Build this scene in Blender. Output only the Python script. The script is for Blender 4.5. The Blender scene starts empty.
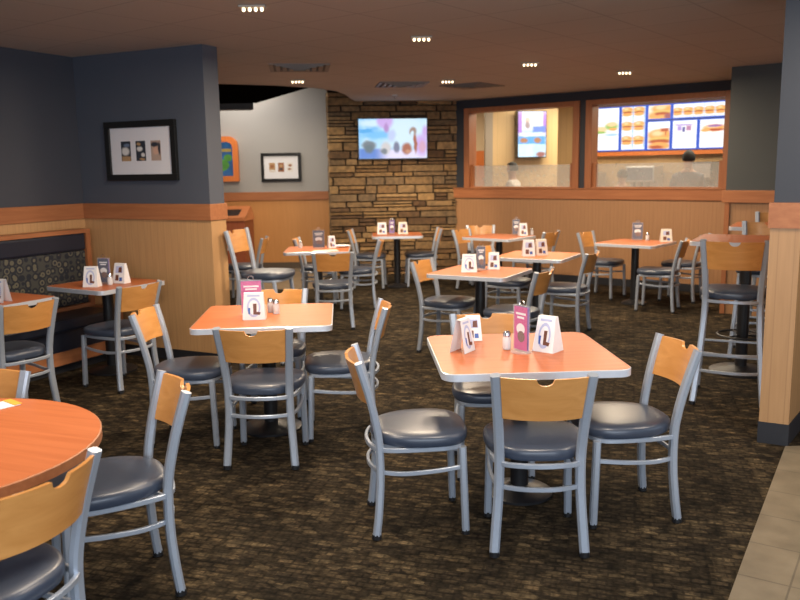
import bpy, bmesh, math, random
from mathutils import Vector, Matrix
random.seed(7)
R = math.radians
C = bpy.context.scene.collection
CEIL = 2.68

# ------------------------------------------------------------------ materials
def new_mat(name):
    m = bpy.data.materials.new(name); m.use_nodes = True
    nt = m.node_tree
    b = nt.nodes['Principled BSDF']
    return m, nt, b

def rgb(c): return (c[0], c[1], c[2], 1.0)

def mat(name, col, rough=.5, metal=0., var=.12, scale=30., spec=.5, coat=0., bump=0., stretch=None, emit=None, estr=0.):
    """Principled material whose colour is varied by a noise in object space."""
    m, nt, b = new_mat(name)
    N, L = nt.nodes, nt.links
    tc = N.new('ShaderNodeTexCoord'); mp = N.new('ShaderNodeMapping'); nz = N.new('ShaderNodeTexNoise'); mx = N.new('ShaderNodeMix')
    mx.data_type = 'RGBA'
    if stretch: mp.inputs['Scale'].default_value = stretch
    nz.inputs['Scale'].default_value = scale; nz.inputs['Detail'].default_value = 4
    L.new(tc.outputs['Object'], mp.inputs['Vector']); L.new(mp.outputs['Vector'], nz.inputs['Vector'])
    mx.inputs['A'].default_value = rgb([c * (1 - var) for c in col]); mx.inputs['B'].default_value = rgb([min(1, c * (1 + var)) for c in col])
    L.new(nz.outputs['Fac'], mx.inputs['Factor']); L.new(mx.outputs['Result'], b.inputs['Base Color'])
    b.inputs['Roughness'].default_value = rough; b.inputs['Metallic'].default_value = metal
    b.inputs['Specular IOR Level'].default_value = spec; b.inputs['Coat Weight'].default_value = coat
    if bump:
        bp = N.new('ShaderNodeBump'); bp.inputs['Strength'].default_value = bump; bp.inputs['Distance'].default_value = .01
        L.new(nz.outputs['Fac'], bp.inputs['Height']); L.new(bp.outputs['Normal'], b.inputs['Normal'])
    if emit:
        b.inputs['Emission Color'].default_value = rgb(emit); b.inputs['Emission Strength'].default_value = estr
    return m

def wood(name, c1, c2, axis=0, rough=.35, scale=3., coat=.2, spec=.5):
    m, nt, b = new_mat(name); N, L = nt.nodes, nt.links
    tc = N.new('ShaderNodeTexCoord'); mp = N.new('ShaderNodeMapping')
    s = [14., 14., 14.]; s[axis] = 1.1
    mp.inputs['Scale'].default_value = s
    n1 = N.new('ShaderNodeTexNoise'); n1.inputs['Scale'].default_value = scale; n1.inputs['Detail'].default_value = 6; n1.inputs['Distortion'].default_value = .6
    cr = N.new('ShaderNodeValToRGB')
    cr.color_ramp.elements[0].position = .32; cr.color_ramp.elements[0].color = rgb(c1)
    cr.color_ramp.elements[1].position = .68; cr.color_ramp.elements[1].color = rgb(c2)
    L.new(tc.outputs['Object'], mp.inputs['Vector']); L.new(mp.outputs['Vector'], n1.inputs['Vector'])
    L.new(n1.outputs['Fac'], cr.inputs['Fac']); L.new(cr.outputs['Color'], b.inputs['Base Color'])
    b.inputs['Roughness'].default_value = rough; b.inputs['Coat Weight'].default_value = coat; b.inputs['Coat Roughness'].default_value = .25
    b.inputs['Specular IOR Level'].default_value = spec
    return m

def panelling(name, c1, c2, pitch=.06, rough=.45, groove=.84):
    """vertical beadboard: wood grain plus dark grooves every `pitch` metres along local x"""
    m, nt, b = new_mat(name); N, L = nt.nodes, nt.links
    tc = N.new('ShaderNodeTexCoord'); mp = N.new('ShaderNodeMapping'); mp.inputs['Scale'].default_value = (16, 16, .9)
    n1 = N.new('ShaderNodeTexNoise'); n1.inputs['Scale'].default_value = 3; n1.inputs['Detail'].default_value = 5
    cr = N.new('ShaderNodeValToRGB')
    cr.color_ramp.elements[0].position = .3; cr.color_ramp.elements[0].color = rgb(c1)
    cr.color_ramp.elements[1].position = .7; cr.color_ramp.elements[1].color = rgb(c2)
    L.new(tc.outputs['Object'], mp.inputs['Vector']); L.new(mp.outputs['Vector'], n1.inputs['Vector']); L.new(n1.outputs['Fac'], cr.inputs['Fac'])
    sx = N.new('ShaderNodeSeparateXYZ'); L.new(tc.outputs['Object'], sx.inputs[0])
    d = N.new('ShaderNodeMath'); d.operation = 'DIVIDE'; d.inputs[1].default_value = pitch; L.new(sx.outputs['X'], d.inputs[0])
    f = N.new('ShaderNodeMath'); f.operation = 'FRACT'; L.new(d.outputs[0], f.inputs[0])
    g = N.new('ShaderNodeMath'); g.operation = 'LESS_THAN'; g.inputs[1].default_value = .07; L.new(f.outputs[0], g.inputs[0])
    mx = N.new('ShaderNodeMix'); mx.data_type = 'RGBA'; mx.inputs['B'].default_value = rgb([c * groove for c in c1])
    L.new(g.outputs[0], mx.inputs['Factor']); L.new(cr.outputs['Color'], mx.inputs['A']); L.new(mx.outputs['Result'], b.inputs['Base Color'])
    b.inputs['Roughness'].default_value = rough
    return m

def carpet_mat():
    m, nt, b = new_mat('woven carpet'); N, L = nt.nodes, nt.links
    tc = N.new('ShaderNodeTexCoord'); mp = N.new('ShaderNodeMapping'); mp.inputs['Rotation'].default_value = (0, 0, R(16))
    L.new(tc.outputs['Object'], mp.inputs['Vector'])
    def cells(sx, sy, ramp):
        q = N.new('ShaderNodeMapping'); q.inputs['Scale'].default_value = (1 / sx, 1 / sy, 1); L.new(mp.outputs['Vector'], q.inputs['Vector'])
        v = N.new('ShaderNodeTexVoronoi'); v.voronoi_dimensions = '2D'; v.distance = 'CHEBYCHEV'; v.inputs['Scale'].default_value = 1; v.inputs['Randomness'].default_value = .75
        L.new(q.outputs['Vector'], v.inputs['Vector'])
        sp = N.new('ShaderNodeSeparateColor'); L.new(v.outputs['Color'], sp.inputs['Color'])
        cr = N.new('ShaderNodeValToRGB'); e = cr.color_ramp.elements
        e[0].position = ramp[0][0]; e[0].color = rgb(ramp[0][1]); e[1].position = ramp[-1][0]; e[1].color = rgb(ramp[-1][1])
        for p, c in ramp[1:-1]: x = e.new(p); x.color = rgb(c)
        L.new(sp.outputs['Red'], cr.inputs['Fac'])
        ed = N.new('ShaderNodeMapRange'); ed.inputs['From Min'].default_value = .25; ed.inputs['From Max'].default_value = .55; ed.inputs['To Min'].default_value = 1; ed.inputs['To Max'].default_value = .5; L.new(v.outputs['Distance'], ed.inputs['Value'])
        mx = N.new('ShaderNodeMix'); mx.data_type = 'RGBA'; mx.blend_type = 'MULTIPLY'; mx.inputs['Factor'].default_value = 1
        L.new(cr.outputs['Color'], mx.inputs['A']); L.new(ed.outputs['Result'], mx.inputs['B']); return mx.outputs['Result']
    c1 = cells(.075, .045, [(0, (.026, .020, .014)), (.45, (.038, .029, .019)), (.75, (.056, .042, .026)), (1, (.092, .070, .043))])
    wb = N.new('ShaderNodeVectorMath'); wb.operation = 'MULTIPLY_ADD'; n0 = N.new('ShaderNodeTexNoise'); n0.inputs['Scale'].default_value = 14; L.new(mp.outputs['Vector'], n0.inputs['Vector'])
    wb.inputs[1].default_value = (.02, .012, 0); L.new(n0.outputs['Color'], wb.inputs[0]); L.new(mp.outputs['Vector'], wb.inputs[2])
    br = N.new('ShaderNodeTexBrick'); br.inputs['Scale'].default_value = 1; br.inputs['Brick Width'].default_value = .072; br.inputs['Row Height'].default_value = .036; br.inputs['Mortar Size'].default_value = .007; br.inputs['Mortar Smooth'].default_value = .5
    br.inputs['Color1'].default_value = (.7, .7, .7, 1); br.inputs['Color2'].default_value = (1.75, 1.7, 1.6, 1); br.inputs['Mortar'].default_value = (.45, .45, .45, 1); br.inputs['Bias'].default_value = -.2
    L.new(wb.outputs[0], br.inputs['Vector'])
    m0 = N.new('ShaderNodeMix'); m0.data_type = 'RGBA'; m0.blend_type = 'MULTIPLY'; m0.inputs['Factor'].default_value = .75; L.new(c1, m0.inputs['A']); L.new(br.outputs['Color'], m0.inputs['B']); c1 = m0.outputs['Result']
    c2 = cells(.022, .014, [(0, (.6, .6, .6)), (.6, (1., 1., .98)), (1, (1.6, 1.5, 1.4))])
    nz = N.new('ShaderNodeTexNoise'); nz.inputs['Scale'].default_value = 3.5; nz.inputs['Detail'].default_value = 6; L.new(mp.outputs['Vector'], nz.inputs['Vector'])
    cr = N.new('ShaderNodeValToRGB'); cr.color_ramp.elements[0].position = .3; cr.color_ramp.elements[0].color = (.75, .75, .75, 1); cr.color_ramp.elements[1].position = .7; cr.color_ramp.elements[1].color = (1.4, 1.36, 1.25, 1)
    L.new(nz.outputs['Fac'], cr.inputs['Fac'])
    m1 = N.new('ShaderNodeMix'); m1.data_type = 'RGBA'; m1.blend_type = 'MULTIPLY'; m1.inputs['Factor'].default_value = .7
    L.new(c1, m1.inputs['A']); L.new(c2, m1.inputs['B'])
    mx = N.new('ShaderNodeMix'); mx.data_type = 'RGBA'; mx.blend_type = 'MULTIPLY'; mx.inputs['Factor'].default_value = 1
    L.new(m1.outputs['Result'], mx.inputs['A']); L.new(cr.outputs['Color'], mx.inputs['B']); L.new(mx.outputs['Result'], b.inputs['Base Color'])
    b.inputs['Roughness'].default_value = .95; b.inputs['Specular IOR Level'].default_value = .1
    return m

def tile_mat(name, c1, c2, grout, size=.33, rot=-33, rough=.35):
    m, nt, b = new_mat(name); N, L = nt.nodes, nt.links
    tc = N.new('ShaderNodeTexCoord'); mp = N.new('ShaderNodeMapping'); mp.inputs['Rotation'].default_value = (0, 0, R(-rot))
    L.new(tc.outputs['Object'], mp.inputs['Vector'])
    br = N.new('ShaderNodeTexBrick'); br.offset = 0; br.inputs['Scale'].default_value = 1
    br.inputs['Brick Width'].default_value = size; br.inputs['Row Height'].default_value = size; br.inputs['Mortar Size'].default_value = .004
    br.inputs['Color1'].default_value = rgb(c1); br.inputs['Color2'].default_value = rgb(c2); br.inputs['Mortar'].default_value = rgb(grout)
    L.new(mp.outputs['Vector'], br.inputs['Vector'])
    nz = N.new('ShaderNodeTexNoise'); nz.inputs['Scale'].default_value = 7; nz.inputs['Detail'].default_value = 6; L.new(mp.outputs['Vector'], nz.inputs['Vector'])
    cr = N.new('ShaderNodeValToRGB'); cr.color_ramp.elements[0].position = .3; cr.color_ramp.elements[0].color = (.75, .75, .75, 1); cr.color_ramp.elements[1].position = .7; cr.color_ramp.elements[1].color = (1.1, 1.1, 1.1, 1)
    L.new(nz.outputs['Fac'], cr.inputs['Fac'])
    mx = N.new('ShaderNodeMix'); mx.data_type = 'RGBA'; mx.blend_type = 'MULTIPLY'; mx.inputs['Factor'].default_value = 1
    L.new(br.outputs['Color'], mx.inputs['A']); L.new(cr.outputs['Color'], mx.inputs['B']); L.new(mx.outputs['Result'], b.inputs['Base Color'])
    b.inputs['Roughness'].default_value = rough
    return m

def stone_mat():
    m, nt, b = new_mat('ledge stone'); N, L = nt.nodes, nt.links
    ge = N.new('ShaderNodeNewGeometry'); cr = N.new('ShaderNodeValToRGB')
    e = cr.color_ramp.elements
    e[0].position = 0; e[0].color = (.075, .040, .020, 1); e[1].position = 1; e[1].color = (.36, .24, .12, 1)
    for p, c in ((.2, (.13, .075, .035, 1)), (.4, (.22, .135, .06, 1)), (.55, (.13, .09, .055, 1)), (.7, (.30, .19, .085, 1)), (.85, (.19, .12, .06, 1))):
        x = e.new(p); x.color = c
    L.new(ge.outputs['Random Per Island'], cr.inputs['Fac'])
    tc = N.new('ShaderNodeTexCoord'); nz = N.new('ShaderNodeTexNoise'); nz.inputs['Scale'].default_value = 16; nz.inputs['Detail'].default_value = 8
    L.new(tc.outputs['Object'], nz.inputs['Vector'])
    c2 = N.new('ShaderNodeValToRGB'); c2.color_ramp.elements[0].position = .3; c2.color_ramp.elements[0].color = (.55, .55, .55, 1); c2.color_ramp.elements[1].position = .7; c2.color_ramp.elements[1].color = (1.25, 1.2, 1.1, 1)
    L.new(nz.outputs['Fac'], c2.inputs['Fac'])
    mx = N.new('ShaderNodeMix'); mx.data_type = 'RGBA'; mx.blend_type = 'MULTIPLY'; mx.inputs['Factor'].default_value = 1
    L.new(cr.outputs['Color'], mx.inputs['A']); L.new(c2.outputs['Color'], mx.inputs['B']); L.new(mx.outputs['Result'], b.inputs['Base Color'])
    b.inputs['Roughness'].default_value = .85
    bp = N.new('ShaderNodeBump'); bp.inputs['Strength'].default_value = .6; bp.inputs['Distance'].default_value = .02
    L.new(nz.outputs['Fac'], bp.inputs['Height']); L.new(bp.outputs['Normal'], b.inputs['Normal'])
    return m

def booth_fabric():
    m, nt, b = new_mat('booth ring fabric'); N, L = nt.nodes, nt.links
    tc = N.new('ShaderNodeTexCoord'); vo = N.new('ShaderNodeTexVoronoi'); vo.inputs['Scale'].default_value = 15; vo.inputs['Randomness'].default_value = .45
    L.new(tc.outputs['Object'], vo.inputs['Vector'])
    cr = N.new('ShaderNodeValToRGB'); cr.color_ramp.interpolation = 'CONSTANT'; e = cr.color_ramp.elements
    e[0].position = 0; e[0].color = (.13, .12, .085, 1); e[1].position = .16; e[1].color = (.016, .020, .032, 1)
    x = e.new(.33); x.color = (.12, .108, .075, 1); x = e.new(.46); x.color = (.012, .015, .024, 1); x = e.new(.62); x.color = (.05, .05, .045, 1)
    L.new(vo.outputs['Distance'], cr.inputs['Fac']); L.new(cr.outputs['Color'], b.inputs['Base Color']); b.inputs['Roughness'].default_value = .8
    return m

def ceiling_mat():
    m, nt, b = new_mat('ceiling tile'); N, L = nt.nodes, nt.links
    tc = N.new('ShaderNodeTexCoord'); mp = N.new('ShaderNodeMapping'); mp.inputs['Rotation'].default_value = (0, 0, R(38))
    L.new(tc.outputs['Object'], mp.inputs['Vector'])
    br = N.new('ShaderNodeTexBrick'); br.offset = 0; br.inputs['Brick Width'].default_value = .61; br.inputs['Row Height'].default_value = .61; br.inputs['Mortar Size'].default_value = .008; br.inputs['Scale'].default_value = 1
    br.inputs['Color1'].default_value = (.46, .425, .37, 1); br.inputs['Color2'].default_value = (.48, .445, .39, 1); br.inputs['Mortar'].default_value = (.37, .34, .30, 1)
    L.new(mp.outputs['Vector'], br.inputs['Vector']); L.new(br.outputs['Color'], b.inputs['Base Color']); b.inputs['Roughness'].default_value = .9
    return m

def emis(name, col, s=1., var=.0):
    m, nt, b = new_mat(name); N, L = nt.nodes, nt.links
    b.inputs['Base Color'].default_value = (.02, .02, .02, 1)
    tc = N.new('ShaderNodeTexCoord'); nz = N.new('ShaderNodeTexNoise'); nz.inputs['Scale'].default_value = 9; L.new(tc.outputs['Object'], nz.inputs['Vector'])
    mx = N.new('ShaderNodeMix'); mx.data_type = 'RGBA'; mx.inputs['A'].default_value = rgb([c * (1 - var) for c in col]); mx.inputs['B'].default_value = rgb([c * (1 + var) for c in col])
    L.new(nz.outputs['Fac'], mx.inputs['Factor']); L.new(mx.outputs['Result'], b.inputs['Emission Color'])
    b.inputs['Emission Strength'].default_value = s; b.inputs['Roughness'].default_value = .3
    return m

def screen_mat(name, ramp, s=1., scale=2.2, off=0.):
    """soft blurry coloured picture on a lit screen"""
    m, nt, b = new_mat(name); N, L = nt.nodes, nt.links
    tc = N.new('ShaderNodeTexCoord'); mp = N.new('ShaderNodeMapping'); mp.inputs['Location'].default_value = (off, off * .7, off * 1.3)
    nz = N.new('ShaderNodeTexNoise'); nz.inputs['Scale'].default_value = scale; nz.inputs['Detail'].default_value = 2.; nz.inputs['Distortion'].default_value = .8
    cr = N.new('ShaderNodeValToRGB'); e = cr.color_ramp.elements
    e[0].position = ramp[0][0]; e[0].color = rgb(ramp[0][1]); e[1].position = ramp[-1][0]; e[1].color = rgb(ramp[-1][1])
    for p, c in ramp[1:-1]: x = e.new(p); x.color = rgb(c)
    L.new(tc.outputs['Object'], mp.inputs['Vector']); L.new(mp.outputs['Vector'], nz.inputs['Vector']); L.new(nz.outputs['Fac'], cr.inputs['Fac'])
    L.new(cr.outputs['Color'], b.inputs['Emission Color']); b.inputs['Emission Strength'].default_value = s
    b.inputs['Base Color'].default_value = (.02, .02, .02, 1); b.inputs['Roughness'].default_value = .25
    return m

def blob_mat(name, base, blobs, strength=1., wobble=.012, wscale=9.):
    """soft-edged picture: ellipses ('e') and rectangles ('r') blended over a base colour in local x-z; strength 0 = a printed picture"""
    m, nt, b = new_mat(name); N, L = nt.nodes, nt.links
    tc = N.new('ShaderNodeTexCoord'); nz = N.new('ShaderNodeTexNoise'); nz.inputs['Scale'].default_value = wscale; nz.inputs['Detail'].default_value = 3
    L.new(tc.outputs['Object'], nz.inputs['Vector'])
    w1 = N.new('ShaderNodeVectorMath'); w1.operation = 'SUBTRACT'; w1.inputs[1].default_value = (.5, .5, .5); L.new(nz.outputs['Color'], w1.inputs[0])
    w2 = N.new('ShaderNodeVectorMath'); w2.operation = 'MULTIPLY_ADD'; w2.inputs[1].default_value = (wobble * 4,) * 3; L.new(w1.outputs[0], w2.inputs[0]); L.new(tc.outputs['Object'], w2.inputs[2])
    if isinstance(base, tuple):
        cur = N.new('ShaderNodeRGB'); cur.outputs[0].default_value = rgb(base); cur = cur.outputs[0]
    else:
        cr = N.new('ShaderNodeValToRGB'); e = cr.color_ramp.elements
        e[0].position = base[0][0]; e[0].color = rgb(base[0][1]); e[1].position = base[-1][0]; e[1].color = rgb(base[-1][1])
        for p, c in base[1:-1]: x = e.new(p); x.color = rgb(c)
        n2 = N.new('ShaderNodeTexNoise'); n2.inputs['Scale'].default_value = 2.6; n2.inputs['Detail'].default_value = 3; n2.inputs['Distortion'].default_value = .8
        L.new(tc.outputs['Object'], n2.inputs['Vector']); L.new(n2.outputs['Fac'], cr.inputs['Fac']); cur = cr.outputs['Color']
    for kind, cx, cz, rx, rz, col, soft in blobs:
        a = N.new('ShaderNodeVectorMath'); a.operation = 'SUBTRACT'; a.inputs[1].default_value = (cx, 0, cz); L.new(w2.outputs[0], a.inputs[0])
        c = N.new('ShaderNodeVectorMath'); c.operation = 'MULTIPLY'; c.inputs[1].default_value = (1 / rx, 0, 1 / rz); L.new(a.outputs[0], c.inputs[0])
        if kind == 'e':
            d = N.new('ShaderNodeVectorMath'); d.operation = 'LENGTH'; L.new(c.outputs[0], d.inputs[0]); val = d.outputs['Value']
        else:
            d = N.new('ShaderNodeVectorMath'); d.operation = 'ABSOLUTE'; L.new(c.outputs[0], d.inputs[0]); sp = N.new('ShaderNodeSeparateXYZ'); L.new(d.outputs[0], sp.inputs[0])
            mm = N.new('ShaderNodeMath'); mm.operation = 'MAXIMUM'; L.new(sp.outputs['X'], mm.inputs[0]); L.new(sp.outputs['Z'], mm.inputs[1]); val = mm.outputs[0]
        mr = N.new('ShaderNodeMapRange'); mr.interpolation_type = 'SMOOTHSTEP'; mr.inputs['From Min'].default_value = 1 - soft; mr.inputs['From Max'].default_value = 1 + soft; mr.inputs['To Min'].default_value = 1; mr.inputs['To Max'].default_value = 0
        L.new(val, mr.inputs['Value']); mx = N.new('ShaderNodeMix'); mx.data_type = 'RGBA'; L.new(mr.outputs['Result'], mx.inputs['Factor']); L.new(cur, mx.inputs['A']); mx.inputs['B'].default_value = rgb(col); cur = mx.outputs['Result']
    if strength:
        b.inputs['Base Color'].default_value = (.02, .02, .02, 1); L.new(cur, b.inputs['Emission Color']); b.inputs['Emission Strength'].default_value = strength
    else: L.new(cur, b.inputs['Base Color'])
    b.inputs['Roughness'].default_value = .35
    return m

def haze_glass(name, col, opaque, rough=.25):
    m = bpy.data.materials.new(name); m.use_nodes = True; nt = m.node_tree; N, L = nt.nodes, nt.links; N.clear()
    o = N.new('ShaderNodeOutputMaterial'); mx = N.new('ShaderNodeMixShader'); t = N.new('ShaderNodeBsdfTransparent'); p = N.new('ShaderNodeBsdfPrincipled')
    tc = N.new('ShaderNodeTexCoord'); nz = N.new('ShaderNodeTexNoise'); nz.inputs['Scale'].default_value = 14; nz.inputs['Detail'].default_value = 2
    mr = N.new('ShaderNodeMapRange'); mr.inputs['To Min'].default_value = opaque * .85; mr.inputs['To Max'].default_value = min(1, opaque * 1.15)
    p.inputs['Base Color'].default_value = rgb(col); p.inputs['Roughness'].default_value = rough
    L.new(tc.outputs['Object'], nz.inputs['Vector']); L.new(nz.outputs['Fac'], mr.inputs['Value']); L.new(mr.outputs['Result'], mx.inputs['Fac'])
    L.new(t.outputs[0], mx.inputs[1]); L.new(p.outputs[0], mx.inputs[2]); L.new(mx.outputs[0], o.inputs['Surface'])
    return m

M = {}
M['carpet'] = carpet_mat()
M['tile'] = tile_mat('floor tile', (.20, .165, .115), (.225, .185, .13), (.13, .11, .08))
M['kitchen_tile'] = tile_mat('kitchen tile', (.30, .20, .13), (.33, .22, .15), (.14, .12, .1), .2)
M['table'] = wood('orange table laminate', (.43, .125, .043), (.51, .158, .058), 0, .42, 2.2, .06, .25)
M['maple'] = wood('maple ply', (.54, .235, .062), (.64, .300, .090), 0, .32, 2., .25)
M['cherry'] = wood('cherry rail', (.33, .125, .052), (.41, .165, .070), 0, .45, 2.5, .05, .3)
M['cherry_z'] = wood('cherry frame upright', (.30, .11, .045), (.37, .145, .060), 2, .45, 2.5, .05, .3)
M['wains'] = panelling('wainscot oak', (.335, .175, .082), (.39, .207, .098), .055)
M['wains_grey'] = panelling('wainscot amber', (.52, .235, .072), (.56, .260, .084), 3., groove=1.)
M['wains_pier'] = panelling('wainscot pale oak', (.47, .265, .118), (.54, .315, .143), .075, groove=.93)
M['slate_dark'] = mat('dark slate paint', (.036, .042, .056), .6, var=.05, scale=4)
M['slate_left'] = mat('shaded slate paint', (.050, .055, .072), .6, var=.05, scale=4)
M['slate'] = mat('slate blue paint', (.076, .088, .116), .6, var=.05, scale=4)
M['navy'] = mat('navy black paint', (.022, .026, .036), .55, var=.06, scale=4)
M['olive'] = mat('dark grey green paint', (.050, .056, .055), .6, var=.05, scale=4)
M['greywall'] = mat('grey paint', (.33, .32, .31), .6, var=.04, scale=3)
M['ceiling'] = ceiling_mat()
M['black'] = mat('black metal', (.012, .012, .014), .4, var=.1)
M['black_soffit'] = mat('black soffit paint', (.004, .004, .004), .9, var=.1, spec=.0)
M['metal'] = mat('silver grey painted steel', (.42, .47, .55), .34, .45, .05, 60)
M['edge'] = mat('aluminium edge band', (.64, .68, .76), .32, .35, .04, 80)
M['chrome'] = mat('chrome', (.75, .77, .80), .15, 1., .02, 80)
M['vinyl'] = mat('slate vinyl', (.040, .052, .080), .33, 0, .12, 40, .6)
M['white'] = mat('white card', (.80, .80, .82), .55, var=.03)
M['cream'] = mat('cream paper', (.74, .70, .62), .6, var=.04)
M['pink'] = mat('magenta card', (.55, .035, .24), .4, var=.12)
M['purple'] = mat('purple card', (.16, .06, .32), .4, var=.15)
M['blue'] = mat('blue print', (.05, .12, .42), .4, var=.15)
M['navycard'] = mat('navy card', (.020, .030, .085), .4, var=.2)
M['brown'] = mat('brown print', (.14, .05, .03), .5, var=.25)
M['lavender'] = mat('pale blue print', (.45, .50, .72), .5, var=.1)
M['orange_print'] = mat('orange print', (.62, .24, .06), .5, var=.3)
M['photo_dark'] = mat('dark photo', (.03, .035, .045), .4, var=.8, scale=40)
M['photo_tan'] = mat('tan photo', (.42, .26, .16), .4, var=.4, scale=40)
M['photo_brown'] = mat('brown photo', (.30, .12, .05), .4, var=.6, scale=40)
M['matboard'] = mat('mat board', (.72, .72, .76), .6, var=.02)
M['frame_black'] = mat('black frame', (.010, .010, .010), .3, var=.1)
M['acrylic'] = haze_glass('clear acrylic', (.75, .78, .85), .16, .08)
M['glass_jar'] = haze_glass('shaker glass', (.80, .82, .85), .55, .1)
M['frost'] = haze_glass('frosted glass', (.60, .60, .57), .34, .5)
M['stone'] = stone_mat()
M['mortar'] = mat('stone joint', (.030, .021, .014), .9, var=.2)
M['booth'] = booth_fabric()
M['booth_navy'] = mat('navy vinyl', (.014, .018, .032), .35, var=.1)
M['base_dark'] = mat('rubber base', (.014, .015, .020), .6, var=.1)
M['base_brown'] = mat('brown rubber base', (.09, .065, .045), .6, var=.1)
M['bin'] = wood('receptacle laminate', (.30, .075, .028), (.36, .10, .04), 2, .4, 2, .1)
M['bin_top'] = wood('receptacle top', (.50, .17, .06), (.58, .21, .08), 0, .4, 2, .1)
M['vent'] = mat('vent metal', (.20, .175, .155), .5, var=.05)
M['vent_dark'] = mat('vent slot', (.05, .045, .04), .6, var=.1)
M['lamp_trim'] = mat('lamp trim', (.45, .40, .34), .4, var=.05)
M['bulb'] = emis('warm bulb', (1., .78, .50), 4.)
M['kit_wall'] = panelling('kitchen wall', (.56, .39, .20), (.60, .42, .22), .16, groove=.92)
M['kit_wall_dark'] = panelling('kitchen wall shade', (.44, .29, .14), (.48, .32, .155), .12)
M['kit_pale'] = mat('kitchen pale wall', (.60, .48, .33), .6, var=.04, scale=4)
M['kit_ceiling'] = mat('kitchen ceiling', (.72, .66, .54), .8, var=.03, scale=4)
M['post_grey'] = mat('grey post', (.32, .27, .22), .5, var=.05)
M['door_orange'] = wood('orange door', (.62, .17, .04), (.70, .21, .05), 2, .4)
M['steel'] = mat('stainless steel', (.55, .56, .58), .28, .9, .05, 60)
M['skin'] = mat('skin', (.45, .24, .16), .5, var=.06)
M['hair'] = mat('black hair', (.006, .005, .005), .8, var=.3, scale=80)
M['shirt_grey'] = mat('grey shirt', (.055, .068, .105), .8, var=.1)
M['shirt_white'] = mat('white shirt', (.70, .68, .64), .8, var=.05)
M['shirt_tan'] = mat('tan shirt', (.45, .33, .20), .8, var=.08)
M['trouser'] = mat('black trousers', (.02, .02, .025), .8, var=.1)
M['food_bun'] = emis('bun', (.85, .38, .08), 1.0, .35)
M['food_pale'] = emis('pale bun', (.95, .62, .30), 1.0, .25)
M['food_red'] = emis('tomato meat', (.55, .10, .03), 1.0, .45)
M['food_green'] = emis('lettuce', (.28, .50, .08), 1.0, .4)
M['board_white'] = emis('menu white', (1., 1., 1.0), 1.55, .03)
M['board_blue'] = emis('menu blue', (.03, .10, .55), 1.2, .1)
M['board_sky'] = emis('menu sky', (.30, .55, .95), 1.2, .15)
M['board_lav'] = emis('menu lavender', (.45, .35, .75), 1.1, .2)
M['board_text'] = emis('menu text', (.55, .60, .75), 1.0, .15)
M['tv_sky'] = screen_mat('tv picture blue', [(.30, (.10, .32, .85)), (.45, (.30, .65, 1.)), (.60, (.75, .92, 1.)), (.8, (.95, 1., 1.))], 1.25, 2.6)
M['tv_pink'] = emis('tv pink', (.62, .40, .82), 1.1, .25)
M['tv_deep'] = emis('tv deep blue', (.10, .26, .75), 1.1, .3)
M['tv_pale'] = emis('tv pale', (.86, .93, 1.), 1.25, .1)
M['tv_grey'] = emis('tv cup grey', (.22, .26, .30), .9, .5)
M['tv_red'] = emis('tv cup red', (.42, .13, .08), 1., .5)
M['tv_purple'] = emis('tv purple', (.55, .25, .80), 1.1, .25)
M['tv_cyan'] = emis('tv cyan', (.10, .50, .92), 1.1, .2)
M['lit_green'] = emis('lit green', (.10, .32, .04), .6, .6)
M['lit_blue'] = emis('lit blue', (.03, .13, .30), .6, .6)
M['lit_yellow'] = emis('lit yellow', (.70, .45, .10), .5, .3)

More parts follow.
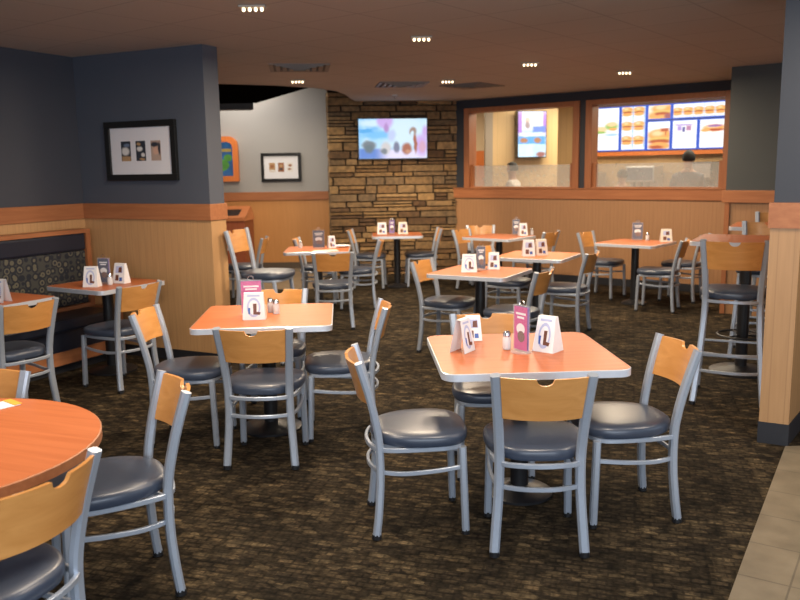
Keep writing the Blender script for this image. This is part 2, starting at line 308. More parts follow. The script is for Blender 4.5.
# ------------------------------------------------------------------ mesh builder
class MB:
    def __init__(self): self.v = []; self.f = []; self.m = []
    def add(self, vs, fs, mi=0):
        b = len(self.v); self.v += [tuple(v) for v in vs]; self.f += [tuple(b + i for i in f) for f in fs]; self.m += [mi] * len(fs)
    def box(self, x0, x1, y0, y1, z0, z1, mi=0, mtx=None):
        vs = [Vector((x, y, z)) for z in (z0, z1) for y in (y0, y1) for x in (x0, x1)]
        if mtx: vs = [mtx @ v for v in vs]
        self.add(vs, [(0, 2, 3, 1), (4, 5, 7, 6), (0, 1, 5, 4), (2, 6, 7, 3), (0, 4, 6, 2), (1, 3, 7, 5)], mi)
    def prism(self, poly, z0, z1, mi=0):
        n = len(poly); vs = [(p[0], p[1], z0) for p in poly] + [(p[0], p[1], z1) for p in poly]
        self.add(vs, [tuple(reversed(range(n))), tuple(range(n, 2 * n))] + [(i, (i + 1) % n, n + (i + 1) % n, n + i) for i in range(n)], mi)
    def rings(self, rings, mi=0, cap0=True, cap1=True, loop=False):
        n = len(rings[0]); vs = [p for r in rings for p in r]; fs = []
        k = len(rings)
        for a in range(k if loop else k - 1):
            b = (a + 1) % k
            for i in range(n):
                j = (i + 1) % n
                fs.append((a * n + i, a * n + j, b * n + j, b * n + i))
        if not loop:
            if cap0: fs.append(tuple(reversed(range(n))))
            if cap1: fs.append(tuple((k - 1) * n + i for i in range(n)))
        self.add(vs, fs, mi)
    def sweep(self, path, hw, hh, up=(0, 0, 1), loop=False, round_=.35, mi=0, segs=None):
        """sweep a rounded rectangle (half sizes hw sideways, hh along up) along a path"""
        P = [Vector(p) for p in path]; n = len(P); up = Vector(up); rs = []
        if segs:
            sec = [(hw * math.cos(2 * math.pi * i / segs), hh * math.sin(2 * math.pi * i / segs)) for i in range(segs)]
        else:
            c = round_ * min(hw, hh)
            sec = [(hw - c, -hh), (hw, -hh + c), (hw, hh - c), (hw - c, hh), (-hw + c, hh), (-hw, hh - c), (-hw, -hh + c), (-hw + c, -hh)]
        for i in range(n):
            if loop: t = P[(i + 1) % n] - P[i - 1]
            else: t = P[min(i + 1, n - 1)] - P[max(i - 1, 0)]
            t.normalize(); b = (up - t * t.dot(up)).normalized(); s = t.cross(b)
            rs.append([P[i] + s * a + b * h for a, h in sec])
        self.rings(rs, mi, loop=loop)
    def lathe(self, prof, segs=20, cx=0, cy=0, mi=0, cap0=True, cap1=True):
        rs = [[(cx + r * math.cos(2 * math.pi * i / segs), cy + r * math.sin(2 * math.pi * i / segs), z) for i in range(segs)] for r, z in prof]
        self.rings(rs, mi, cap0, cap1)
    def disc(self, cx, cz, rx, rz, y, mi=0, n=14):
        """flat ellipse facing -y at depth y"""
        self.add([(cx + rx * math.cos(2 * math.pi * i / n), y, cz + rz * math.sin(2 * math.pi * i / n)) for i in range(n)], [tuple(range(n))], mi)
    def quad(self, x0, x1, z0, z1, y, mi=0):
        self.add([(x0, y, z0), (x1, y, z0), (x1, y, z1), (x0, y, z1)], [(0, 1, 2, 3)], mi)
    def build(self, name, mats, parent=None, smooth=False, loc=None, rz=0, bevel=0):
        me = bpy.data.meshes.new(name); me.from_pydata([tuple(v) for v in self.v], [], self.f)
        mats = mats if isinstance(mats, (list, tuple)) else [mats]
        for m in mats: me.materials.append(m)
        me.polygons.foreach_set('material_index', self.m)
        if smooth:
            me.polygons.foreach_set('use_smooth', [True] * len(me.polygons))
            me.set_sharp_from_angle(angle=R(40))
        me.update()
        o = bpy.data.objects.new(name, me); C.objects.link(o)
        if bevel:
            b = o.modifiers.new('edge', 'BEVEL'); b.width = bevel; b.segments = 2; b.limit_method = 'ANGLE'
        if parent is not None: o.parent = parent
        if loc is not None: o.location = loc
        if rz: o.rotation_euler = (0, 0, R(rz))
        return o

def catmull(pts, k=5):
    P = [Vector(p) for p in pts]; out = []
    for i in range(len(P) - 1):
        a = P[max(i - 1, 0)]; b = P[i]; c = P[i + 1]; d = P[min(i + 2, len(P) - 1)]
        for j in range(k):
            t = j / k
            out.append(.5 * ((2 * b) + (c - a) * t + (2 * a - 5 * b + 4 * c - d) * t * t + (3 * b - a - 3 * c + d) * t ** 3))
    out.append(P[-1]); return out

def empty(name, loc, rz=0):
    o = bpy.data.objects.new(name, None); C.objects.link(o); o.location = loc; o.rotation_euler = (0, 0, R(rz)); o.empty_display_size = .1
    return o

def tag(o, label, cat, group=None):
    o['label'] = label; o['category'] = cat
    if group: o['group'] = group
    return o

def struct(o): o['kind'] = 'structure'; return o

def kids(o): return list(o.children)

def copy_tree(o, parent=None):
    c = o.copy(); C.objects.link(c); c.parent = parent
    if 'label' in c and parent is None: del c['label']
    for ch in KIDS.get(o.name, []):
        copy_tree(ch, c)
    return c
KIDS = {}
def index_kids():
    KIDS.clear()
    for o in bpy.data.objects:
        if o.parent: KIDS.setdefault(o.parent.name, []).append(o)

# ------------------------------------------------------------------ the setting
mb = MB(); mb.prism([(-6, -1.5), (6.5, -1.5), (6.5, 12.6), (4.5, 12.6), (.9, 12.85), (-1, 12.85), (-6, 14.2)], -.1, 0); struct(mb.build('floor', M['carpet']))
mb = MB(); mb.prism([(-5.5, 11.25), (-1.16, 11.25), (-1.16, 13.7), (-5.5, 13.7)], 0, .004); struct(mb.build('floor_tile_rear', M['tile']))
mb = MB(); mb.prism([(2.262, 4.548), (1.53, 3.34), (-.9, -.7), (6, -.7), (6, 4.548)], 0, .004); struct(mb.build('floor_tile_aisle', M['tile']))

# main ceiling with its curved rear edge
edge = [(-6, 8.7), (-3.2, 9.35), (-2.08, 9.84), (-1.5, 10.12), (-1.05, 10.47), (-.80, 10.95), (-.71, 11.5), (-.68, 12.15), (-.60, 12.9)]
poly = [(-6, -1.5), (6.5, -1.5), (6.5, 8.6), (4.9, 9.75), (.9, 12.95)] + list(reversed(edge))
mb = MB(); mb.prism(poly, CEIL, CEIL + .05); struct(mb.build('ceiling', M['ceiling']))
mb = MB()
for a, b in zip(edge[:-1], edge[1:]):
    mb.add([(a[0], a[1], CEIL + .051), (b[0], b[1], CEIL + .051), (b[0], b[1], 3.5), (a[0], a[1], 3.5)], [(0, 1, 2, 3)])
struct(mb.build('trim_ceiling_fascia', M['black_soffit']))
mb = MB(); mb.prism([(-6, 8.5), (-.3, 8.5), (-.3, 14.2), (-6, 14.2)], 3.5, 3.55); struct(mb.build('ceiling_recess', M['black_soffit']))
mb = MB(); mb.prism([(-6, 9.5), (-2.0, 10.0), (-1.13, 10.55), (-2.17, 12.75), (-6, 12.75)], 2.69, 2.78); struct(mb.build('ceiling_soffit', M['black_soffit']))
mb = MB(); mb.prism([(-6, 12.76), (-2.22, 12.76), (-2.3, 13.0), (-6, 13.0)], 2.60, 2.78); struct(mb.build('trim_soffit_beam', mat('soffit beam paint', (.06, .06, .06), .6)))

# rear window wall (local x along the wall, local y away from the room)
WW = ((.9, 12.8, 0), -38.1)
def ww(mbx, name, m, **k): return mbx.build(name, m, loc=WW[0], rz=WW[1], **k)
TH = .16
mb = MB(); mb.box(0, 4.6, 0, TH, 0, 1.2); wr = struct(ww(mb, 'wall_rear_lower', M['wains']))
mb = MB()
mb.box(0, .18, 0, TH, 1.2, CEIL); mb.box(.18, 4.6, 0, TH, 2.55, CEIL); mb.box(2.10, 2.20, 0, TH, 1.2, 2.55); mb.box(4.16, 4.6, 0, TH, 1.2, 2.55)
mb.box(.18, 2.10, 0, TH, 1.2, 1.30); mb.box(2.20, 4.16, 0, TH, 1.2, 1.30)
struct(ww(mb, 'wall_rear_upper', M['navy']))
mb = MB(); mb.box(-.02, 4.3, -.03, -.001, 1.195, 1.335); mb.box(-.02, 4.3, -.045, -.001, 1.335, 1.350); struct(ww(mb, 'trim_rear_rail', M['cherry'], bevel=.004))
mb = MB(); mb.box(0, 4.3, -.015, -.001, 0, .10); struct(ww(mb, 'baseboard_rear', M['base_dark']))
def window(n, t0, t1):
    w = empty('window_%d' % n, WW[0], WW[1]); struct(w)
    z0, z1, i0, i1, zi = 1.351, 2.555, t0 + .085, t1 - .085, 2.485
    m = MB(); m.box(t0 - .012, i0, -.03, TH + .02, z0, z1); m.box(i1, t1 + .012, -.03, TH + .02, z0, z1)
    m.box(i0, i1, -.03, TH + .02, zi, z1); m.box(i0, i1, -.02, TH + .02, z0 - .05, z0 + .016)
    m.build('window_frame', M['cherry_z'], w, bevel=.004)
    m = MB(); m.box(i0, i0 + .05, .02, .10, z0 + .016, 1.70); m.box(i1 - .05, i1, .02, .10, z0 + .016, 1.70); m.build('glass_post', M['cherry_z'], w)
    m = MB(); m.box(i0 + .05, i1 - .05, .055, .063, z0 + .016, 1.685); m.build('frosted_pane', M['frost'], w)
window(1, .19, 2.09); window(2, 2.21, 4.15)

# jutting wall on the far side of the windows
JJ = ((3.60, 8.92, 0), -38.1)
mb = MB(); mb.box(0, 2.2, 0, 1.35, 1.23, CEIL); struct(mb.build('wall_jut_upper', M['olive'], loc=JJ[0], rz=JJ[1]))
mb = MB(); mb.box(0, 2.2, 0, 1.35, 0, 1.23); struct(mb.build('wall_jut_lower', M['wains'], loc=JJ[0], rz=JJ[1]))
mb = MB(); mb.box(-.03, 2.2, -.03, 1.0, 1.235, 1.368); struct(mb.build('trim_jut_rail', M['cherry'], loc=JJ[0], rz=JJ[1], bevel=.004))
mb = MB(); mb.box(0, .05, -.018, -.001, 0, 1.235); struct(mb.build('trim_jut_corner', M['cherry_z'], loc=JJ[0], rz=JJ[1]))

mb = MB(); mb.box(5.34, 5.46, 3.2, 7.6, 0, 1.25); struct(mb.build('wall_right_lower', M['wains']))
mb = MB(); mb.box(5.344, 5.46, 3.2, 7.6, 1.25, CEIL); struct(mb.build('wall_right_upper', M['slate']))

# column by the aisle
A = Vector((2.136, 4.634)); B = Vector((2.277, 4.557)); e = Vector((.60, .80)) * .8
def column(name, m, z0, z1, grow=0):
    u = (B - A).normalized(); n = Vector((u.y, -u.x))
    p = [A - u * grow + n * grow, B + u * grow + n * grow, B + u * grow + e, A - u * grow + e]
    q = MB(); q.prism([tuple(x) for x in p], z0, z1); return struct(q.build(name, m))
M['wains_col'] = panelling('column oak', (.37, .205, .090), (.43, .245, .110), .075, groove=.92)
column('wall_column_lower', M['wains_col'], 0, 1.29)
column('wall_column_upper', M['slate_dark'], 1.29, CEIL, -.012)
column('trim_column_rail', M['cherry'], 1.285, 1.43, .012)
column('baseboard_column', M['base_dark'], .0, .13, .004)
# left partition (pier) that ends beside the middle table, and the wall behind the booth
PP = ((-1.58, 6.8, 0), -26)
mb = MB(); mb.box(-1.46, 0, 0, .2, 0, 1.25); struct(mb.build('wall_partition_lower', M['wains_pier'], loc=PP[0], rz=PP[1]))
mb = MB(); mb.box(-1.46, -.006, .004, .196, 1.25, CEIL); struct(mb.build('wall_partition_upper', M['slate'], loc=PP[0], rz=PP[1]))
mb = MB(); mb.box(-1.46, .012, -.018, .212, 1.247, 1.385); struct(mb.build('trim_partition_rail', M['cherry'], loc=PP[0], rz=PP[1], bevel=.004))
mb = MB(); mb.box(-1.46, .006, -.008, .208, 0, .10); struct(mb.build('baseboard_partition', M['base_dark'], loc=PP[0], rz=PP[1]))
LL = ((-2.89, 7.44, 0), 64)   # local x runs away from the camera, room on the -y side
mb = MB(); mb.box(-5.5, .1, 0, .15, 0, 1.25); struct(mb.build('wall_left_lower', M['wains_pier'], loc=LL[0], rz=LL[1]))
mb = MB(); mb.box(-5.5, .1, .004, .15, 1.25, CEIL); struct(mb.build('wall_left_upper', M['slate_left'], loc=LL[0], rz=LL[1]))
mb = MB(); mb.box(-5.5, -.02, -.018, -.0005, 1.247, 1.385); struct(mb.build('trim_left_rail', M['cherry'], loc=LL[0], rz=LL[1], bevel=.004))

# rear grey wall
mb = MB(); mb.box(-6, -1.09, 13.7, 13.85, 0, 1.165); struct(mb.build('wall_far_lower', M['wains_grey']))
mb = MB(); mb.box(-6, -1.09, 13.702, 13.85, 1.165, 3.5); struct(mb.build('wall_far_upper', M['greywall']))
mb = MB(); mb.box(-6, -1.09, 13.675, 13.699, 1.165, 1.305); struct(mb.build('trim_far_rail', M['cherry'], bevel=.004))
mb = MB(); mb.box(-6, -1.09, 13.68, 13.699, 0, .11); struct(mb.build('baseboard_far', M['base_brown']))

# stone clad wall: courses of irregular ledge stones
SS = ((-1.05, 12.6, 0), 5.7)
mb = MB(); mb.box(0, 1.98, .03, 1.1, 0, 3.4); sw = struct(mb.build('wall_stone', M['mortar'], loc=SS[0], rz=SS[1]))
mb = MB(); z = 0.
while z < CEIL + .12:
    h = random.choice([.07, .09, .11, .13, .10, .12]); x = -.02 - random.random() * .15
    while x < 1.98:
        w = random.choice([.20, .28, .36, .45, .55, .62]) * random.uniform(.85, 1.15)
        parts = [(z, h)] if random.random() < .72 or h < .09 else [(z, h * .48), (z + h * .50, h * .48)]
        for zz, hh in parts:
            d = random.uniform(0, .035); g = .005
            x0, x1, a, b2 = max(x + g, -.02), min(x + w - g, 1.99), zz + g * .6, zz + hh - g * .6
            if x1 - x0 < .03: continue
            j = lambda s=.005: random.uniform(-s, s)
            f = .010
            vs = [(x0 + j(), .05, a + j(.003)), (x1 + j(), .05, a + j(.003)), (x1 + j(), .05, b2 + j(.003)), (x0 + j(), .05, b2 + j(.003)),
                  (x0 + f + j(), -d + j(), a + f * .6), (x1 - f + j(), -d + j(), a + f * .6), (x1 - f + j(), -d + j(), b2 - f * .6), (x0 + f + j(), -d + j(), b2 - f * .6)]
            mb.add(vs, [(4, 5, 6, 7), (0, 1, 5, 4), (1, 2, 6, 5), (2, 3, 7, 6), (3, 0, 4, 7)])
        x += w
    z += h
st = struct(mb.build('stone_cladding', M['stone'], sw))
# stone return that faces the grey wall
mb = MB(); z = 0.
while z < 3.4:
    h = random.choice([.05, .06, .075, .09]); y = .06
    while y < 1.05:
        w = random.uniform(.15, .4); d = random.uniform(0, .02); y1 = min(y + w, 1.06)
        mb.box(-d - .005, .02, y + .004, y1 - .004, z + .003, z + h - .003); y += w
    z += h
struct(mb.build('stone_return', M['stone'], sw))

# room behind the windows
KN = Vector((.617, .787)); 
def koff(t, o): return (.9 + .787 * t + KN.x * o, 12.8 - .617 * t + KN.y * o)
KK = ((koff(0, 3.8)[0], koff(0, 3.8)[1], 0), -38.1)
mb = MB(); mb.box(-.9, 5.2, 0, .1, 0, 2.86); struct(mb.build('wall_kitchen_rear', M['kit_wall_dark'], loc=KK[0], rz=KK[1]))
mb = MB(); mb.box(1.62, 2.83, 14.5, 14.62, 0, 2.86); struct(mb.build('wall_kitchen_front', M['kit_wall']))
mb = MB(); mb.box(1.53, 1.66, 14.3, 14.49, 0, 2.86); struct(mb.build('wall_kitchen_post', M['post_grey']))
mb = MB(); mb.box(.3, 2.6, 16.8, 16.9, 0, 2.86); mb.box(.2, .3, 13.2, 16.9, 0, 2.86); struct(mb.build('wall_kitchen_back', M['kit_pale']))
mb = MB(); mb.prism([koff(-.3, TH + .03), koff(5.2, TH + .03), koff(5.2, 3.9), koff(-.3, 3.9), (2.9, 17), (.2, 17)], 2.86, 2.9); struct(mb.build('ceiling_kitchen', M['kit_ceiling']))
mb = MB(); mb.prism([koff(-.3, TH + .03), koff(5.2, TH + .03), koff(5.2, 3.9), koff(-.3, 3.9), (2.9, 17), (.2, 17)], -.06, 0); struct(mb.build('floor_kitchen', M['kitchen_tile']))
d3 = empty('door_1', (1.54, 16.8, 0)); struct(d3)
mb = MB(); mb.box(0, .8, -.05, -.004, 0, 2.0); mb.build('door_leaf', M['door_orange'], d3)
mb = MB(); mb.box(-.08, 0, -.06, -.004, 0, 2.08); mb.box(0, .88, -.06, -.004, 2.0, 2.08); mb.build('door_frame', M['kit_pale'], d3)
mb = MB(); mb.sweep([(.08, -.05, 1.0), (.08, -.10, 1.0), (.20, -.10, 1.0)], .01, .01, segs=8); mb.build('door_handle', M['chrome'], d3)

# ------------------------------------------------------------------ chairs
def chair_parts(root, seat_z, top_z, back_h, tall=False):
    dz = seat_z - .46
    if tall:
        post = [(.225, -.085, .02), (.205, -.045, .22), (.182, -.008, .52), (.174, 0, .70), (.176, -.018, .82), (.186, -.048, .98), (.200, -.088, top_z)]
        ftop, fbot = (.18, .335, .715), (.222, .40, .02)
    else:
        post = [(.192, -.022, .02), (.185, -.010, .12), (.175, 0, .26), (.171, 0, .40), (.174, -.010, .51), (.184, -.042, .66), (.197, -.088, top_z)]
        ftop, fbot = (.183, .372, .415), (.190, .385, .02)
    pts = catmull(post, 6)
    def at_z(z):
        for a, b in zip(pts[:-1], pts[1:]):
            if a.z <= z <= b.z: return a.lerp(b, (z - a.z) / (b.z - a.z))
        return pts[-1]
    for s in (-1, 1):
        m = MB(); m.sweep([(p.x * s, p.y, p.z) for p in pts], .021, .0175, up=(0, 1, 0), round_=.5); lg = m.build('leg', M['metal'], root, True)
        m = MB(); m.lathe([(.019, 0), (.023, .004), (.022, .026)], 10, pts[0].x * s, pts[0].y); m.build('foot_cap', M['black'], lg)
        m = MB(); m.sweep([(fbot[0] * s, fbot[1], fbot[2]), (ftop[0] * s, ftop[1], ftop[2])], .0175, .0165, up=(0, 1, 0), round_=.45); lg = m.build('leg', M['metal'], root, True)
        m = MB(); m.lathe([(.016, 0), (.019, .004), (.018, .026)], 10, fbot[0] * s, fbot[1]); m.build('foot_cap', M['black'], lg)
    # seat frame: ring under the pad, bowed at the rear
    def ring(z, inset=0):
        w = .184 - inset
        L = [(-w, .02), (-w - .014, .12), (-w - .014, .26), (-w, .34), (-w + .05, .375), (0, .385), (w - .05, .375), (w, .34), (w + .014, .26), (w + .014, .12), (w, .02), (w - .05, -.028), (0, -.05), (-w + .05, -.028)]
        P = L + [L[0]]
        P = catmull([(x, y, z) for x, y in P], 3)[:-1]
        return P
    m = MB(); m.sweep(ring(seat_z - .045), .008, .011, loop=True); m.build('seat_frame', M['metal'], root, True)
    for zs in ((.31,) if not tall else (.24, .36)):
        z2 = zs + .012
        pr = at_z(zs); k = (zs - .02) / (ftop[2] - .02); fr = (fbot[0] + (ftop[0] - fbot[0]) * k, fbot[1] + (ftop[1] - fbot[1]) * k)
        for s in (-1, 1):
            m = MB(); m.sweep(catmull([(pr.x * s, pr.y, zs), (pr.x * s * 1.09, .10, zs - .008), (fr[0] * s * 1.06, .24, zs), (fr[0] * s, fr[1], z2)], 5), .007, .010); m.build('stretcher', M['metal'], root, True)
        m = MB(); m.sweep(catmull([(-pr.x, pr.y, zs), (-pr.x * .5, pr.y - .035, zs), (0, pr.y - .045, zs), (pr.x * .5, pr.y - .035, zs), (pr.x, pr.y, zs)], 5), .007, .010); m.build('stretcher', M['metal'], root, True)
        if tall:
            m = MB(); m.sweep([(-fr[0], fr[1], z2), (fr[0], fr[1], z2)], .010, .007); m.build('footrest', M['metal'], root, True)
    # seat pad
    m = MB(); prof = [(.88, seat_z - .034), (.975, seat_z - .031), (1., seat_z - .018), (1., seat_z + .004), (.98, seat_z + .014), (.92, seat_z + .021), (.7, seat_z + .026), (.3, seat_z + .028)]
    rs = []; nn = 40
    for sc, z in prof:
        r = []
        for i in range(nn):
            a = 2 * math.pi * i / nn; ca, sa = math.cos(a), math.sin(a)
            px = abs(ca) ** .62 * (1 if ca > 0 else -1); py = abs(sa) ** .72 * (1 if sa > 0 else -1)
            wx = .222 + .010 * py
            if py < 0: wx *= 1 - .20 * (-py) ** 1.6
            r.append((px * wx * sc, .192 + py * .222 * sc, z))
        rs.append(r)
    m.rings(rs); m.build('seat', M['vinyl'], root, True)
    # bent plywood backrest with a finger notch
    m = MB(); nu, nv = 49, 7; z0, z1 = top_z - back_h, top_z - .008; front, back = [], []
    for j in range(nv):
        for i in range(nu):
            uu = -1 + 2 * i / (nu - 1); zt = z1
            if abs(uu) < .20: zt = z1 - .030 * (max(0, 1 - (uu / .20) ** 2)) ** .42
            zz = z0 + (zt - z0) * j / (nv - 1); p = at_z(zz); x = uu * (p.x - .018); y = p.y - .010 - .040 * (1 - uu * uu)
            front.append((x, y + .007, zz)); back.append((x, y - .007, zz))
    n = len(front); vs = front + back; fs = []
    for j in range(nv - 1):
        for i in range(nu - 1):
            a = j * nu + i; fs.append((a, a + nu, a + nu + 1, a + 1)); fs.append((n + a, n + a + 1, n + a + nu + 1, n + a + nu))
    for i in range(nu - 1):
        fs.append((i, i + 1, n + i + 1, n + i)); a = (nv - 1) * nu + i; fs.append((a, n + a, n + a + 1, a + 1))
    for j in range(nv - 1):
        a = j * nu; fs.append((a, n + a, n + a + nu, a + nu)); a += nu - 1; fs.append((a, a + nu, n + a + nu, n + a))
    m.add(vs, fs); m.build('backrest', M['maple'], root, True)

chair0 = empty('dining_chair', (0, 0, 0)); chair_parts(chair0, .46, .82, .195)
stool0 = empty('bar_stool', (0, 0, 0)); chair_parts(stool0, .77, 1.15, .20, True)
index_kids()
used = {'c': False, 's': False}
def place(kind, x, y, a, label, group):
    p = chair0 if kind == 'c' else stool0
    o = p if not used[kind] else copy_tree(p)
    used[kind] = True
    k = .03 if kind == 'c' else 0
    o.location = (x + k * math.sin(R(a)), y - k * math.cos(R(a)), 0); o.rotation_euler = (0, 0, R(a)); tag(o, label, 'chair' if kind == 'c' else 'bar stool', group)
    return o
GF, GM, GR, GB, GW, GS = 'chairs at the front square table', 'chairs at the middle square table', 'chairs at the round table', 'chairs facing the booth', 'chairs at the tables toward the rear', 'bar stools'
for x, y, a, lab, g in [
    (.583, 3.285, -2, 'wood-backed metal chair turned backrest to viewer at near side of front square table', GF),
    (-.087, 3.618, -84.5, 'wood-backed metal chair at left side of front square table, facing right', GF),
    (1.205, 3.735, 97, 'wood-backed metal chair at right side of front square table, facing left', GF),
    (.50, 4.455, 180, 'wood-backed metal chair at far side of front square table, half hidden behind tent cards', GF),
    (-.79, 4.362, -2, 'wood-backed metal chair turned backrest to viewer at near side of table with pink card', GM),
    (-1.46, 4.88, -94, 'wood-backed metal chair at left side of the table with pink card', GM),
    (-.225, 4.98, 95, 'wood-backed metal chair at right side of the table with pink card', GM),
    (-.87, 5.56, 180, 'wood-backed metal chair behind the table with pink card, only its backrest showing', GM),
    (-1.115, 2.206, 70, 'wood-backed metal chair nearest the viewer, at the round table, its curved back cut by frame', GR),
    (-1.024, 3.104, 119.5, 'wood-backed metal chair with dark seat on the right of the round table', GR),
    (-1.826, 3.284, 170, 'wood-backed metal chair on the far side of the round table, cut by photo edge', GR),
    (-2.555, 5.327, 55.7, 'wood-backed metal chair facing the booth at the table cut by the left photo edge', GB),
    (-2.075, 6.12, 59.4, 'wood-backed metal chair facing the booth at the table beside the partition', GB),
    (.305, 7.315, -119, 'wood-backed metal chair on the left of the table in the room centre', GW),
    (1.085, 6.60, 61, 'wood-backed metal chair on the right of the table in the room centre', GW),
    (1.79, 7.915, 61, 'wood-backed metal chair on the right of the table right behind the central one', GW),
    (1.02, 8.585, -119, 'wood-backed metal chair on the left of the table right behind the central one, mostly hidden', GW),
    (1.90, 10.57, 51, 'wood-backed chair on the right of the table under the first window', GW),
    (.95, 11.08, -129, 'wood-backed chair on the left of the table under the first window', GW),
    (1.2, 11.75, 180, 'wood-backed chair standing in the corner between the stone wall and first window wall', GW),
    (2.486, 10.285, -131, 'wood-backed chair on the left of the table under the menu board window', GW),
    (3.11, 9.10, 62, 'wood-backed chair on the right of the table under the menu board window', GW),
    (3.60, 9.75, 55, 'wood-backed chair between the menu board window wall and the high table', GW),
    (-.69, 8.31, 5, 'wood-backed metal chair turned backrest to viewer before the table with plate and navy holder', GW),
    (-.35, 9.66, 92, 'metal chair seen edge-on at right of the table with plate and navy holder', GW),
    (-1.16, 10.03, -90, 'metal chair half hidden behind the table with plate and navy holder', GW),
    (-.57, 11.30, -94, 'wood-backed chair on the left of the table against the stone wall', GW),
    (.46, 11.42, 94, 'wood-backed chair on the right of the table against the stone wall', GW),
    (-1.83, 10.25, 90, 'metal chair seen edge-on at the table half hidden behind the partition end', GW),
]: place('c', x, y, a, lab, g)
for x, y, a, lab in [
    (2.27, 5.42, -24, 'tall wood-backed bar stool turned backrest to viewer beside the wooden column'),
    (3.20, 6.98, 152, 'tall bar stool facing viewer on far side of the nearer high table'),
    (3.92, 8.36, 150, 'tall bar stool behind the farther high table, only backrest top visible'),
    (-1.345, 7.057, -105, 'tall bar stool just beyond the end of the left partition'),
]: place('s', x, y, a, lab, GS)

# ------------------------------------------------------------------ tables
def rrect(hx, hy, r, k=6):
    out = []
    for cx, cy, a0 in ((hx - r, hy - r, 0), (-hx + r, hy - r, 90), (-hx + r, -hy + r, 180), (hx - r, -hy + r, 270)):
        for i in range(k + 1):
            a = R(a0 + 90 * i / k); out.append((cx + r * math.cos(a), cy + r * math.sin(a)))
    return out
def table(x, y, a, size, label, group, h=.745, r=.055, round_=False, base_r=.15, ring=False):
    t = empty('pedestal_table' if not round_ else 'round_table', (x, y, 0), a); tag(t, label, 'table', group)
    hs = size / 2
    if round_:
        mk = lambda q: [((hs - q) * math.cos(2 * math.pi * i / 64), (hs - q) * math.sin(2 * math.pi * i / 64)) for i in range(64)]
    else:
        mk = lambda q: rrect(hs - q, hs - q, r - q)
    m = MB(); m.prism(mk(.004), h - .030, h); m.build('tabletop', M['table'], t)
    o, i = mk(0), mk(.004); n = len(o); m = MB()
    m.rings([[(p[0], p[1], h - .034) for p in i], [(p[0], p[1], h - .034) for p in o], [(p[0], p[1], h - .002) for p in o], [(p[0], p[1], h + .0005) for p in i]], cap0=False, cap1=False)
    m.build('edge_band', M['cherry'] if round_ else M['edge'], t, True)
    m = MB(); m.lathe([(.045, .03), (.045, h - .05)], 20); m.build('column', M['black'], t, True)
    m = MB(); m.box(-hs * .6, hs * .6, -.03, .03, h - .052, h - .031); m.box(-.03, .03, -hs * .6, hs * .6, h - .0525, h - .0312); m.build('spider_bracket', M['black'], t)
    m = MB(); m.lathe([(base_r, 0), (base_r, .012), (base_r * .9, .022), (.10, .034), (.05, .05)], 32); m.build('base', M['black'], t, True)
    if ring:
        m = MB(); m.sweep([(.19 * math.cos(2 * math.pi * k / 24), .19 * math.sin(2 * math.pi * k / 24), .30) for k in range(24)], .009, .009, loop=True, segs=8)
        for k in range(3):
            b = 2 * math.pi * k / 3; m.sweep([(.04 * math.cos(b), .04 * math.sin(b), .30), (.19 * math.cos(b), .19 * math.sin(b), .30)], .007, .007, segs=6)
        m.build('foot_ring', M['black'], t, True)
    return t
GT = 'square pedestal tables'
table(.597, 3.93, 3.0, .87, 'orange square pedestal table in front with rounded corners, three tent cards and pink menu holder', GT, r=.07, base_r=.17)
table(-.85, 5.055, 4.0, .838, 'orange square pedestal table holding an upright pink card and one tent card', GT, r=.05, base_r=.2)
table(-1.65, 2.615, -20, 1.19, 'large round orange table cut by left photo edge', 'round tables', round_=True, base_r=.2)
table(-3.03, 5.85, -28, .68, 'orange table at the booth, cut by the left photo edge', GT, base_r=.11)
table(-2.45, 6.67, -30, .69, 'orange table at the booth beside the partition, with two tent cards', GT, base_r=.2)
table(.718, 7.11, -29, .74, 'orange table in the room centre, between the front table and the rear window wall', GT)
table(1.438, 8.36, -28.7, .74, 'orange table right behind the central one, with two tent cards side by side', GT)
table(1.34, 10.77, -39, .74, 'orange table under the first window beside the stone wall', GT)
table(2.838, 9.64, -40.7, .74, 'orange table under the menu board window', GT)
table(-.95, 9.38, 2, .74, 'orange table with a navy holder, papers and a plate before the grey wall', GT)
table(-.03, 11.36, 2, .70, 'orange table standing against the stone wall under the television', GT)
table(-2.36, 10.05, 0, .74, 'orange table mostly hidden behind the partition end', GT)
table(2.74, 6.32, -29, .76, 'orange high pub table with footrest ring beside the wooden column', 'high pub tables', h=1.07, ring=True, base_r=.24)
table(3.60, 7.72, -29, .74, 'orange high pub table behind the nearer pub table', 'high pub tables', h=1.07, ring=True, base_r=.24)

